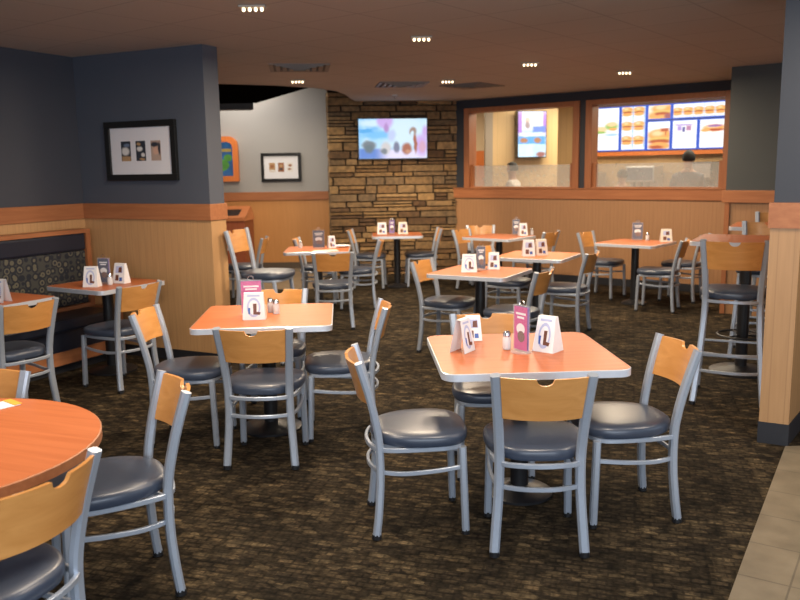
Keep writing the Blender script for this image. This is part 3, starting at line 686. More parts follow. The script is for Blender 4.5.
# ------------------------------------------------------------------ things on tables
T = .746
def tent(x, y, a, label, w=.115, h=.165, dp=.085, style=0, group='white tent cards', z=T):
    """folded card: two sloping panels meeting in a narrow ridge, one gusset end, print on the front"""
    t = empty('tent_card', (x, y, z), a); tag(t, label, 'table card', group)
    b, tp, rd = w / 2, w * .42, .012
    m = MB()
    F = [(-b, -dp / 2, 0), (b, -dp / 2, 0), (tp, -rd, h), (-tp, -rd, h)]; K = [(-b, dp / 2, 0), (b, dp / 2, 0), (tp, rd, h), (-tp, rd, h)]
    m.add(F + K, [(0, 1, 2, 3), (5, 4, 7, 6), (3, 2, 6, 7)] + ([(1, 5, 6, 2)] if style != 1 else []))
    i = .0015
    m.add([(p[0], p[1] * .94, p[2] - i) for p in F + K], [(3, 2, 1, 0), (6, 7, 4, 5), (7, 6, 2, 3)] + ([(2, 6, 5, 1)] if style != 1 else []))
    m.build('card', M['white'] if style != 3 else M['cream'], t)
    def on(sx, sz, k=-.0012):  # point on the front panel
        s = sz / h; return (sx, -dp / 2 + (dp / 2 - rd) * s + k, sz)
    def patch(mm, pts, mi=0, k=-.0012): mm.add([on(px * w, pz * h, k) for px, pz in pts], [tuple(range(len(pts)))], mi)
    m = MB(); mats = [M['lavender'], M['brown'], M['blue']]
    if style in (0, 1):
        patch(m, [(.30 * math.cos(q), .46 + .36 * math.sin(q)) for q in [2 * math.pi * k / 20 for k in range(20)]], 0)
        patch(m, [(.22 * math.cos(q), .46 + .27 * math.sin(q)) for q in [2 * math.pi * k / 20 for k in range(20)]], 3, -.0016)
        patch(m, [(-.02, .20), (.12, .20), (.13, .60), (-.03, .60)], 1, -.002); patch(m, [(.12, .20), (.26, .18), (.30, .28), (.12, .30)], 1, -.002)
        patch(m, [(-.24, .22), (-.16, .22), (-.15, .45), (-.25, .45)], 2, -.002)
        patch(m, [(-.28, .86), (.28, .86), (.27, .92), (-.27, .92)], 0)
    else:
        patch(m, [(-.30, .52), (.30, .52), (.27, .86), (-.27, .86)], 0); patch(m, [(-.05, .55), (.24, .55), (.22, .82), (-.02, .80)], 1, -.0018)
        patch(m, [(-.28, .14), (.0, .14), (0, .42), (-.26, .42)], 1, -.0014); patch(m, [(.06, .12), (.30, .12), (.28, .30), (.06, .30)], 2, -.0014)
    m.build('print', mats + [M['white']], t)
    return t
def holder(x, y, a, label, front='pink', back='purple', w=.105, h=.235, group='menu card holders', panels=2, z=T):
    t = empty('menu_holder', (x, y, z), a); tag(t, label, 'menu holder', group)
    m = MB(); m.lathe([(.055, 0), (.055, .004), (.045, .008)], 24); m.build('base', M['acrylic'], t, True)
    m = MB(); m.box(-w / 2, w / 2, -.010, .010, .006, h); m.build('sleeve', M['acrylic'], t)
    m = MB(); m.quad(-w * .46, w * .46, .012, h * .97, -.006, 0)
    m.disc(0, h * .50, w * .30, h * .12, -.0063, 1); m.disc(w * .04, h * .34, w * .26, h * .12, -.0066, 2)
    for k in range(2): m.quad(-w * .34 + k * .01, w * .36 - k * .012, h * (.80 - k * .08), h * (.845 - k * .08), -.0065, 1)
    m.build('front_card', [M[front], M['white'], M['brown']], t)
    m = MB(); m.add([(-w * .46, .006, .012), (w * .46, .006, .012), (w * .46, .006, h * .97), (-w * .46, .006, h * .97)], [(3, 2, 1, 0)]); m.box(-w * .47, w * .47, -.002, .005, .012, h * .96); m.build('rear_card', M[back], t)
    m = MB(); m.sweep([(.018 * math.cos(2 * math.pi * k / 14), 0, h + .012 + .014 * math.sin(2 * math.pi * k / 14)) for k in range(14)], .002, .002, up=(0, 1, 0), loop=True, segs=6); m.build('ring', M['chrome'], t, True)
    return t
def shaker(x, y, label, top='chrome', fill='white', z=T):
    t = empty('salt_shaker', (x, y, z)); tag(t, label, 'shaker', 'salt and pepper shakers')
    m = MB(); m.lathe([(.020, 0), (.022, .004), (.022, .055), (.018, .066)], 16); m.build('jar', M['glass_jar'], t, True)
    m = MB(); m.lathe([(.018, .003), (.0185, .045)], 14); m.build('salt' if fill == 'white' else 'pepper', M[fill], t, True)
    m = MB(); m.lathe([(.0195, .0665), (.020, .080), (.014, .092), (.004, .095)], 16); m.build('cap', M[top], t, True)
    return t

tent(.31, 3.94, 58, 'white tent card seen from its open side on the left of the front square table', style=1)
tent(.735, 3.93, -40, 'white tent card with broad side flap on the right of the front square table', style=0, dp=.11, h=.175)
tent(.385, 4.215, 4, 'white tent card standing farthest back on the front square table', style=2, w=.09, h=.13)
holder(.598, 3.90, -58, 'clear menu holder with narrow pink card in the middle of the front square table')
shaker(.535, 3.97, 'white-filled salt shaker beside the menu holder on the front square table')
tent(-.905, 4.925, 4, 'white tent card with cup print standing before the upright pink card', style=0, w=.14, h=.165)
holder(-.945, 5.06, 6, 'clear holder with upright pink card behind a white tent card', w=.135, h=.225)
shaker(-.795, 5.09, 'salt shaker beside the tent card on the table with pink card', fill='cream')
shaker(-.84, 5.15, 'pepper shaker farther back on the table with pink card', fill='brown')
tent(-2.50, 6.49, -5, 'white tent card on the left of the booth table beside the partition', w=.125, style=0)
tent(-2.33, 6.69, -20, 'white tent card on the right of the booth table beside the partition', w=.12, style=2)
holder(-2.46, 6.66, -12, 'dark patterned menu holder between tent cards on booth table beside the partition', 'navycard', 'purple', h=.215)
shaker(-2.385, 6.575, 'salt shaker before the tent cards on booth table beside the partition')
tent(-2.885, 5.76, -20, 'white tent card on the booth table cut by the left photo edge', style=1)
tent(.615, 7.07, -4, 'white tent card with cup print on the table in the room centre', style=0, w=.14, h=.155)
tent(.855, 7.25, -10, 'second white tent card on the central table, right of dark menu holder', style=2, w=.11, h=.15)
holder(.735, 7.20, -14, 'dark menu holder between two tent cards on the table in the room centre', 'navycard', 'navycard', h=.215, w=.08)
tent(1.335, 8.29, 0, 'left one of the two tent cards on the table right behind the central one', style=2, w=.13)
tent(1.475, 8.36, 12, 'right one of the two tent cards on the table right behind the central one', style=3, w=.13)
holder(1.60, 11.0, -10, 'dark menu holder on the table under the first window', 'navycard', 'navycard', h=.21)
tent(1.665, 10.82, 10, 'white tent card before the dark menu holder on the table under the first window', style=2)
shaker(1.80, 10.90, 'salt shaker beside the tent card on the table under the first window')
holder(2.94, 9.92, -15, 'dark menu holder on the table under the menu board window', 'navycard', 'purple', h=.215, w=.13)
shaker(3.04, 9.84, 'salt shaker beside the menu holder on the table under the menu board window')
tent(3.20, 9.64, -8, 'white tent card on the table under the menu board window', style=3, w=.14, h=.15)
holder(-.945, 9.45, 0, 'navy menu holder on the table with papers and plate', 'navycard', 'navycard', w=.14, h=.215)
tent(-.80, 9.50, 20, 'white tent card right of the navy menu holder, before the grey wall', style=2, w=.09, h=.14)
shaker(-1.17, 9.50, 'salt shaker left of the navy menu holder, before the grey wall')
tent(-.24, 11.42, 0, 'white tent card on the left of the table against the stone wall', style=2, w=.14)
holder(-.10, 11.42, 0, 'menu holder between two tent cards on the table against the stone wall', 'purple', 'navycard', w=.08, h=.20)
tent(.055, 11.44, 6, 'white tent card on the right of the table against the stone wall', style=3, w=.14)
# papers and plate
m = MB(); m.box(-.14, .14, -.09, .09, 0, .003); o = m.build('paper_sheet', M['cream'], loc=(-.84, 9.14, T), rz=12); tag(o, 'white paper sheet lying at near edge of the table before the grey wall', 'paper')
m = MB(); m.lathe([(.06, 0), (.075, .003), (.115, .014), (.118, .016), (.108, .014), (.07, .006), (.02, .0055)], 28); o = m.build('plate', M['white'], None, True, loc=(-.70, 9.60, T)); tag(o, 'round white plate on the table with the navy menu holder', 'plate')
t = empty('leaflet', (-1.62, 3.06, T), 50); tag(t, 'folded white and yellow leaflet lying on the round table', 'leaflet')
m = MB(); m.box(-.10, .10, -.05, .05, 0, .003); m.build('sheet', M['white'], t)
m = MB(); m.box(.075, .105, -.051, .051, .0031, .006); m.build('yellow_band', mat('yellow print', (.70, .42, .06), .5), t)

# ------------------------------------------------------------------ booth
bo = empty('booth_bench', LL[0], LL[1]); tag(bo, 'navy booth bench with ring-patterned back along the left wall', 'bench')
x0, x1 = -4.6, -.16
m = MB(); m.box(x0, x1, -.15, -.03, .50, .975); m.build('back_cushion', M['booth'], bo, bevel=.012)
m = MB(); m.box(x0, x1, -.165, -.03, .976, 1.13); m.build('headrest', M['booth_navy'], bo, bevel=.02)
m = MB(); m.box(x0, x1 + .05, -.17, -.02, 1.131, 1.165); m.build('cap_rail', M['cherry'], bo)
m = MB(); m.box(x1 + .001, x1 + .05, -.50, -.02, 0.0, .47); m.box(x1 + .001, x1 + .05, -.17, -.02, .47, 1.13); m.build('end_panel', M['cherry_z'], bo)
m = MB(); m.box(x0, x1, -.50, -.03, .36, .46); m.build('seat', M['booth_navy'], bo, bevel=.025)
m = MB(); m.box(x0, x1, -.178, -.152, .465, .50); m.build('seat_trim', M['cherry'], bo)
m = MB(); m.box(x0, x1, -.45, -.03, .19, .359); m.build('front_panel', M['booth_navy'], bo)
m = MB(); m.box(x0, x1, -.46, -.03, .08, .19); m.build('kick_board', M['cherry'], bo)
m = MB(); m.box(x0, x1, -.40, -.03, .0, .08); m.build('plinth', M['base_dark'], bo)

# ------------------------------------------------------------------ wall things
def picture(name, loc, rz, w, h, fw, label, photos, photo_w, photo_h):
    p = empty(name, loc, rz); tag(p, label, 'picture', 'framed pictures')
    m = MB(); z0, z1 = -h / 2, h / 2
    for a, b, c, d in ((-w / 2, w / 2, z1 - fw, z1), (-w / 2, w / 2, z0, z0 + fw), (-w / 2, -w / 2 + fw, z0 + fw, z1 - fw), (w / 2 - fw, w / 2, z0 + fw, z1 - fw)):
        m.box(a, b, -.035, -.001, c, d)
    m.build('frame', M['frame_black'], p, bevel=.004)
    m = MB(); m.box(-w / 2 + fw, w / 2 - fw, -.016, -.002, z0 + fw, z1 - fw); m.build('mat_board', M['matboard'], p)
    for cx, base, bl in photos:
        m = MB(); m.quad(-photo_w / 2, photo_w / 2, -photo_h / 2, photo_h / 2, -.0172, 0)
        m.build('photo', [blob_mat('small photo', base, [(k, x * photo_w, z * photo_h, rx * photo_w, rz * photo_h, c, .35) for k, x, z, rx, rz, c in bl], 0, .004, 30)], p, loc=(cx, 0, 0))
DK, TN, LT, BR_ = (.03, .035, .05), (.45, .28, .14), (.70, .68, .66), (.30, .12, .05)
a = R(-26); tt, zz = -.71, 1.84
picture('framed_picture', (-1.58 + math.cos(a) * tt, 6.8 + math.sin(a) * tt, zz), -26, .80, .51, .055, 'black framed picture of three small photos on the dark slate partition',
        [(-.17, DK, [('e', -.05, .0, .4, .2, LT), ('r', 0, -.4, .5, .14, TN), ('e', .1, .3, .3, .08, (.15, .2, .3))]), (0, DK, [('e', -.1, .1, .3, .12, LT), ('e', .2, -.2, .2, .1, LT), ('e', -.2, .35, .2, .07, TN), ('e', .1, -.42, .3, .05, TN)]), (.17, (.45, .33, .27), [('e', -.1, .3, .4, .12, DK), ('e', .0, .0, .3, .2, (.62, .38, .28)), ('e', .35, .1, .12, .3, DK)])], .11, .17)
picture('framed_picture', (-1.96, 13.7, 1.712), 0, .67, .475, .05, 'dark framed picture of three small photos on the pale grey wall beside the stone',
        [(-.15, TN, [('e', 0, .1, .35, .2, BR_), ('r', 0, -.38, .5, .1, LT)]), (0, BR_, [('e', 0, .15, .3, .15, TN), ('e', 0, -.2, .3, .12, DK)]), (.15, LT, [('e', 0, .2, .3, .15, BR_), ('e', -.1, -.2, .3, .1, BR_)])], .10, .15)

# backlit panel on the grey wall, wooden frame with an arched top
t = empty('lit_panel', (-3.08, 13.7, 1.86)); tag(t, 'arched wooden frame around a glowing blue and green panel, half hidden by the partition', 'illuminated sign')
def arch(w, h, r, k=6):
    out = [(-w, -h), (w, -h)]
    for cx, a0 in ((w - r, 0), (-w + r, 90)):
        for i in range(k + 1): q = R(a0 + 90 * i / k); out.append((cx + r * math.cos(q), h - r + r * math.sin(q)))
    return out
o_, i_ = arch(.42, .37, .16), arch(.33, .28, .10); m = MB(); n = len(o_)
m.rings([[(p[0], -.001, p[1]) for p in i_], [(p[0], -.001, p[1]) for p in o_], [(p[0], -.09, p[1]) for p in o_], [(p[0], -.09, p[1]) for p in i_]], loop=True); m.build('frame', M['door_orange'], t)
m = MB(); m.add([(p[0], -.03, p[1]) for p in i_], [tuple(range(n))], 0); m.disc(.12, -.10, .14, .10, -.032, 1); m.disc(-.12, -.06, .13, .12, -.032, 2); m.quad(-.3, .3, .12, .17, -.032, 3); m.disc(.24, .02, .07, .06, -.033, 2); m.build('glowing_panel', [M['lit_blue'], M['lit_green'], M['lit_green'], M['lit_yellow']], t)

# television on the stone wall
u_ = Vector((math.cos(R(5.7)), math.sin(R(5.7)))); nn_ = Vector((-u_.y, u_.x))
tvp = Vector((-1.1, 12.6)) + u_ * 1.025 - nn_ * .045
t = empty('television', (tvp.x, tvp.y, 2.115), 5.7); tag(t, 'flat television with bright blue picture mounted on the stone wall', 'television')
W_, H_ = .54, .315
m = MB(); m.box(-W_, W_, -.05, 0, -H_, H_); m.build('casing', M['frame_black'], t, bevel=.005)
m = MB(); m.quad(-W_ + .015, W_ - .015, -H_ + .018, H_ - .015, -.0505, 0)
W0, DB, SK, PK, GY, RD_ = (.66, .86, 1.), (.08, .22, .66), (.18, .55, .98), (.62, .42, .85), (.16, .20, .24), (.38, .11, .06)
m.build('screen', [blob_mat('tv picture', [(.3, (.16, .48, .95)), (.5, (.38, .72, 1.)), (.7, (.72, .90, 1.))], [
    ('r', -.30, -.23, .26, .08, DB, .3), ('e', .20, .12, .32, .26, W0, .4), ('e', -.25, .06, .24, .06, SK, .5), ('r', -.42, .12, .11, .03, (.08, .42, .85), .4), ('e', -.30, .24, .22, .05, W0, .5),
    ('e', -.12, .26, .12, .10, PK, .3), ('e', -.10, .16, .04, .07, (.45, .25, .60), .5), ('r', .20, -.24, .36, .07, (.78, .74, .98), .4), ('e', .44, -.10, .10, .16, PK, .4),
    ('e', -.37, -.10, .11, .075, GY, .35), ('e', -.37, -.15, .07, .06, (.10, .16, .20), .5), ('e', -.11, -.14, .075, .10, (.62, .60, .62), .4), ('e', -.14, -.19, .05, .04, GY, .5),
    ('e', .05, -.13, .05, .085, (.16, .18, .30), .35), ('e', .21, -.15, .075, .085, RD_, .35), ('e', .23, -.19, .04, .03, (.55, .25, .15), .5), ('e', .345, -.07, .028, .15, RD_, .4), ('e', .31, .11, .055, .065, (.34, .22, .18), .35), ('e', .30, .07, .025, .04, W0, .5),
    ('e', .45, -.12, .055, .085, (.66, .38, .55), .4), ('e', .50, .10, .05, .09, PK, .5), ('e', -.02, .05, .06, .09, (.52, .62, .92), .5)], 1.0)], t)
m = MB(); m.box(-.12, .12, 0.0005, .004, -.1, .1); m.build('wall_bracket', M['black'], t)

# portrait screen in the kitchen
t = empty('menu_screen', (2.33, 14.33, 2.215), 8); tag(t, 'tall portrait screen with blue and violet picture seen through the first window', 'screen')
m = MB(); m.box(-.265, .265, -.05, .09, -.40, .40); m.build('casing', M['frame_black'], t)
m = MB(); m.quad(-.245, .255, -.385, .39, -.0505, 0)
VI, CY = (.50, .22, .78), (.10, .42, .88)
m.build('screen', [blob_mat('portrait picture', [(.3, (.45, .75, 1.)), (.6, (.72, .92, 1.))], [
    ('r', 0, .24, .26, .17, (.86, .90, 1.), .15), ('r', -.22, .17, .045, .24, VI, .4), ('r', .24, .19, .04, .20, VI, .5), ('r', .13, .085, .12, .05, (.15, .28, .78), .25), ('r', 0, -.005, .25, .03, (.80, .88, 1.), .4),
    ('r', 0, -.10, .25, .065, CY, .2), ('e', -.14, -.10, .065, .045, (.50, .20, .08), .4), ('e', .10, -.10, .065, .045, (.50, .20, .08), .4), ('e', .17, -.345, .085, .05, (.40, .14, .12), .4),
    ('e', -.08, .24, .05, .05, (.85, .62, .50), .4), ('e', -.08, .16, .04, .06, (.42, .30, .30), .5), ('e', .10, .25, .08, .08, (.78, .88, .90), .5)], 1.2)], t)
m = MB(); m.box(-.1, .1, .09, .15, -.1, .1); m.build('wall_bracket', M['black'], t)

# menu boards: separate lit panels
def kp(t_, off): p = koff(t_, 3.8 - off); return (p[0], p[1])
BU, PB, ME, GR_, SKY, LAV, TX, BLU = (.92, .42, .12), (1., .68, .36), (.50, .09, .03), (.35, .55, .12), (.45, .68, 1.), (.45, .30, .70), (.72, .76, .86), (.03, .09, .50)
def burger(b, cx, cz, s, tall=1.):
    b += [('e', cx, cz + .26 * s * tall, .56 * s, .30 * s * tall, BU, .25), ('e', cx - .1 * s, cz + .34 * s * tall, .25 * s, .12 * s * tall, PB, .6), ('e', cx, cz + .04 * s, .56 * s, .10 * s, (.80, .55, .15), .35),
          ('e', cx, cz - .06 * s, .52 * s, .11 * s, ME, .35), ('e', cx, cz - .24 * s, .52 * s, .16 * s, BU, .3)]
def board(x0, x1, z0, z1, label, draw):
    px, py = kp((x0 + x1) / 2, .06); t = empty('menu_board', (px, py, (z0 + z1) / 2), -38.1); tag(t, label, 'menu board', 'lit menu boards')
    w, h = (x1 - x0) / 2, (z1 - z0) / 2
    m = MB(); m.box(-w, w, 0, .05, -h, h); m.build('frame', M['board_blue'], t)
    b = []; draw(b, w, h)
    m = MB(); m.quad(-w + .020, w - .020, -h + .020, h - .020, -.001, 0); m.build('panel', [blob_mat('menu panel', (1., 1., 1.), b, 1.15, .006, 12)], t)
def lines(b, x0, x1, zs):
    for z in zs: b.append(('r', (x0 + x1) / 2, z, (x1 - x0) / 2, .009, TX, .3))
def d1(b, w, h):
    b += [('e', -w * .45, .0, w * .5, h * .13, PB, .35), ('e', w * .38, .05, w * .48, h * .16, GR_, .4), ('e', w * .40, .09, w * .35, h * .10, PB, .5), ('e', -w * .5, -.05, w * .5, h * .06, GR_, .4), ('e', w * .4, -.10, w * .5, h * .06, SKY, .5), ('e', w * .5, .0, w * .3, h * .06, BU, .5)]
    lines(b, -w * .7, w * .7, (h * .8, h * .68)); lines(b, -w * .7, w * .5, (-h * .55, -h * .75))
def d2(b, w, h):
    for r in (-.62, .02, .66):
        b += [('r', -w * .03, h * r + .02, w * .07, .12, SKY, .4), ('r', w * .86, h * r + .02, w * .08, .12, SKY, .4)]
        for c in (-.5, .43): burger(b, w * c, h * r + .03, .19, .8)
        lines(b, -w * .85, w * .75, (h * r - .12,))
def d3_(b, w, h):
    b += [('r', 0, 0, w, h, (1., .85, .70), .1)]; burger(b, .05, -.02, .34, .8); b += [('e', -w * .6, -h * .5, w * .3, h * .4, BU, .5), ('e', w * .7, -h * .6, w * .3, h * .35, (.35, .10, .12), .5), ('e', w * .2, h * .75, w * .5, h * .2, PB, .5)]
def d4(b, w, h):
    burger(b, .02, -h * .34, .40, .9); b += [('r', w * .5, h * .36, w * .32, h * .10, ME, .4), ('r', w * .6, h * .2, w * .05, h * .2, ME, .5), ('e', -w * .2, -h * .8, w * .6, h * .12, ME, .5)]; lines(b, -w * .75, w * .3, (h * .82, h * .66))
def d5(b, w, h):
    for k in range(5):
        cx = -w + w * (2 * k + 1) / 5; burger(b, cx, -h * .10, .16, .8); b.append(('r', cx + w / 5, 0, .006, h, SKY, .4)); lines(b, cx - .06, cx + .06, (h * .62, -h * .7))
def d6(b, w, h):
    b += [('r', -w * .1, h * .64, w * .7, h * .04, LAV, .4), ('r', -w * .4, h * .42, w * .16, h * .16, LAV, .4), ('r', w * .3, h * .42, w * .18, h * .16, (.50, .22, .40), .4), ('r', -w * .08, h * .34, w * .10, h * .18, (.10, .10, .35), .4)]
    lines(b, -w * .7, w * .7, (-h * .15, -h * .38, -h * .6))
def d7(b, w, h):
    b += [('e', w * .15, h * .36, w * .85, h * .24, BU, .3), ('e', w * .0, h * .46, w * .5, h * .10, PB, .5), ('e', w * .2, h * .50, w * .55, h * .08, (.35, .15, .40), .4), ('e', w * .25, h * .24, w * .7, h * .08, ME, .4), ('e', -w * .5, h * .22, w * .35, h * .10, BU, .4)]
    lines(b, -w * .7, w * .6, (-h * .15, -h * .4, -h * .65))
board(.58, 1.105, 1.92, 2.72, 'lit white menu panel with salad picture, first from the left in the second window', d1)
board(1.12, 1.60, 1.92, 2.72, 'lit menu panel with six small burger pictures in two columns', d2)
board(1.615, 2.05, 2.45, 2.72, 'lit upper menu panel filled by one large burger picture', d3_)
board(1.615, 2.05, 1.92, 2.435, 'lit white menu panel with one big burger below the upper burger panel', d4)
board(2.065, 2.98, 2.45, 2.72, 'wide lit menu panel with a row of five small burgers', d5)
board(2.065, 2.52, 1.92, 2.435, 'lit white menu panel with violet heading and text lines', d6)
board(2.535, 2.98, 1.92, 2.435, 'lit white menu panel with one long sandwich, at the right end of the board', d7)
px, py = kp(1.8, .10); m = MB(); m.box(-1.35, 1.3, -.06, .09, -.035, .035); o = m.build('menu_ledge', M['door_orange'], loc=(px, py, 1.868), rz=-38.1); tag(o, 'orange wooden ledge running under the lit menu boards', 'ledge')

# counter and equipment behind the frosted glass
t = empty('service_counter', (kp(1.6, .36)[0], kp(1.6, .36)[1], 0), -38.1); tag(t, 'long service counter along the wall below the menu boards', 'counter')
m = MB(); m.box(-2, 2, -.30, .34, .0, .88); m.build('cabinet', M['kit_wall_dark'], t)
m = MB(); m.box(-2.02, 2.02, -.34, .35, .881, .92); m.build('worktop', M['steel'], t)
def appliance(tpos, label, w, h, mats, name='drink_dispenser'):
    q = kp(tpos, .38); t = empty(name, (q[0], q[1], .921), -38.1); tag(t, label, 'kitchen appliance', 'kitchen appliances')
    m = MB(); m.box(-w, w, -.02, .22, 0, h); m.box(-w, w, -.22, -.02, h * .62, h); m.box(-w, w, -.22, -.02, 0, .06); m.build('body', M[mats[0]], t, bevel=.01)
    m = MB(); m.box(-w * .9, w * .9, -.223, -.2205, h * .66, h * .96); m.build('front_panel', M[mats[1]], t)
    m = MB()
    for k in (-.5, 0, .5): m.lathe([(.02, h * .5), (.025, h * .62)], 10, w * k, -.12)
    m.build('nozzle', M['black'], t)
appliance(.75, 'small steel dispenser at the end of the counter below the salad menu panel', .16, .62, ('steel', 'black'))
appliance(1.72, 'white and blue drink dispenser on the counter below the burger menu panel', .26, .72, ('steel', 'shirt_grey'))
appliance(2.75, 'dark coffee machine on the counter behind the person in grey', .20, .78, ('black', 'steel'), 'coffee_machine')

# ------------------------------------------------------------------ trash receptacle
t = empty('waste_receptacle', (-2.75, 13.36, 0), -6); tag(t, 'wooden waste receptacle with sloped orange top before the grey wall', 'waste bin')
m = MB(); m.box(-.28, .28, -.26, .26, .05, .86); m.build('cabinet', M['bin'], t, bevel=.006)
m = MB(); m.box(-.25, .25, -.24, .24, 0, .05); m.build('plinth', M['base_dark'], t)
m = MB(); m.box(-.24, .24, -.268, -.261, .10, .80); dd = m.build('door', M['bin'], t)
m = MB(); m.box(.17, .20, -.285, -.268, .42, .54); m.build('handle', M['steel'], dd)
m = MB()
m.add([(-.30, -.28, .861), (.30, -.28, .861), (.30, .27, .861), (-.30, .27, .861), (-.30, -.28, .92), (.30, -.28, .92), (.24, .27, 1.08), (-.24, .27, 1.08)], [(0, 3, 2, 1), (4, 5, 6, 7), (0, 1, 5, 4), (1, 2, 6, 5), (2, 3, 7, 6), (3, 0, 4, 7)]); hd = m.build('hood', M['bin_top'], t)
sl = .22 / .55
m = MB(); m.add([(-.16, -.20, .9448), (.16, -.20, .9448), (.14, .10, 1.0321), (-.14, .10, 1.0321)], [(0, 1, 2, 3)]); m.build('opening', M['black'], hd)

# ------------------------------------------------------------------ ceiling things
def lamp(x, y, label, power=55):
    t = empty('ceiling_light', (x, y, CEIL), 0); tag(t, label, 'ceiling light', 'ceiling lights')
    m = MB(); m.box(-.085, .085, -.04, .04, -.014, -.001); m.build('trim_plate', M['lamp_trim'], t, bevel=.004)
    for k in range(4):
        m = MB(); cx = -.057 + .038 * k; m.lathe([(.003, -.036), (.008, -.033), (.011, -.027), (.009, -.0145)], 12, cx); m.build('bulb', M['bulb'], t, True)
    l = bpy.data.lights.new('downlight', 'AREA'); l.shape = 'DISK'; l.size = .35; l.energy = power; l.color = (1., .80, .58)
    lo = bpy.data.objects.new('downlight', l); C.objects.link(lo); lo.location = (x, y, CEIL - .09)
LP = [(-1.14, 9.54, 'row of four small bulbs on the ceiling before the dark soffit'), (.60, 9.78, 'row of four small bulbs on the ceiling before the television'),
      (2.51, 9.14, 'row of four small bulbs on the ceiling before the menu board window'), (1.33, 8.30, 'row of four small bulbs on the ceiling between the two windows, nearer the viewer'),
      (.2, 6.6, 'row of four small bulbs on the ceiling over the central table'), (-.9, 5.3, 'row of four small bulbs on the ceiling over the table with pink card')]
for x, y, lab in LP: lamp(x, y, lab)
def vent(x, y, rz, s, label, dark=False):
    t = empty('ceiling_vent', (x, y, CEIL), rz); tag(t, label, 'ceiling vent', 'ceiling vents')
    m = MB(); a = s / 2
    for k in range(4):
        b, c = a * (1 - k * .22), a * (1 - k * .22 - .13); z0, z1 = -.012 - .006 * k, -.001
        m.rings([[(-c, -c, z0 + .004), (c, -c, z0 + .004), (c, c, z0 + .004), (-c, c, z0 + .004)], [(-b, -b, z0), (b, -b, z0), (b, b, z0), (-b, b, z0)], [(-b, -b, z1), (b, -b, z1), (b, b, z1), (-b, b, z1)], [(-c, -c, z1), (c, -c, z1), (c, c, z1), (-c, c, z1)]], loop=True)
    m.build('louvre', M['vent'], t)
    m = MB(); m.box(-a * .97, a * .97, -a * .97, a * .97, -.003, -.0012); m.build('duct_opening', M['vent_dark'], t)
vent(.06, 10.18, 7, .60, 'square louvred vent on the ceiling straight before the stone wall')
vent(-.98, 8.40, 7, .60, 'square louvred vent on the ceiling nearest the left partition')
vent(.95, 10.45, -38, .60, 'square louvred vent on the ceiling near the corner of the first window')
t = empty('ceiling_sprinkler', (-.03, 11.6, CEIL)); tag(t, 'small fire sprinkler head on the ceiling before the television', 'sprinkler')
m = MB(); m.lathe([(.04, -.001), (.038, -.010), (.012, -.014)], 16); m.build('escutcheon', M['white'], t, True)
m = MB(); m.lathe([(.010, -.0145), (.010, -.040), (.022, -.044), (.022, -.048)], 12); m.build('deflector', M['chrome'], t, True)

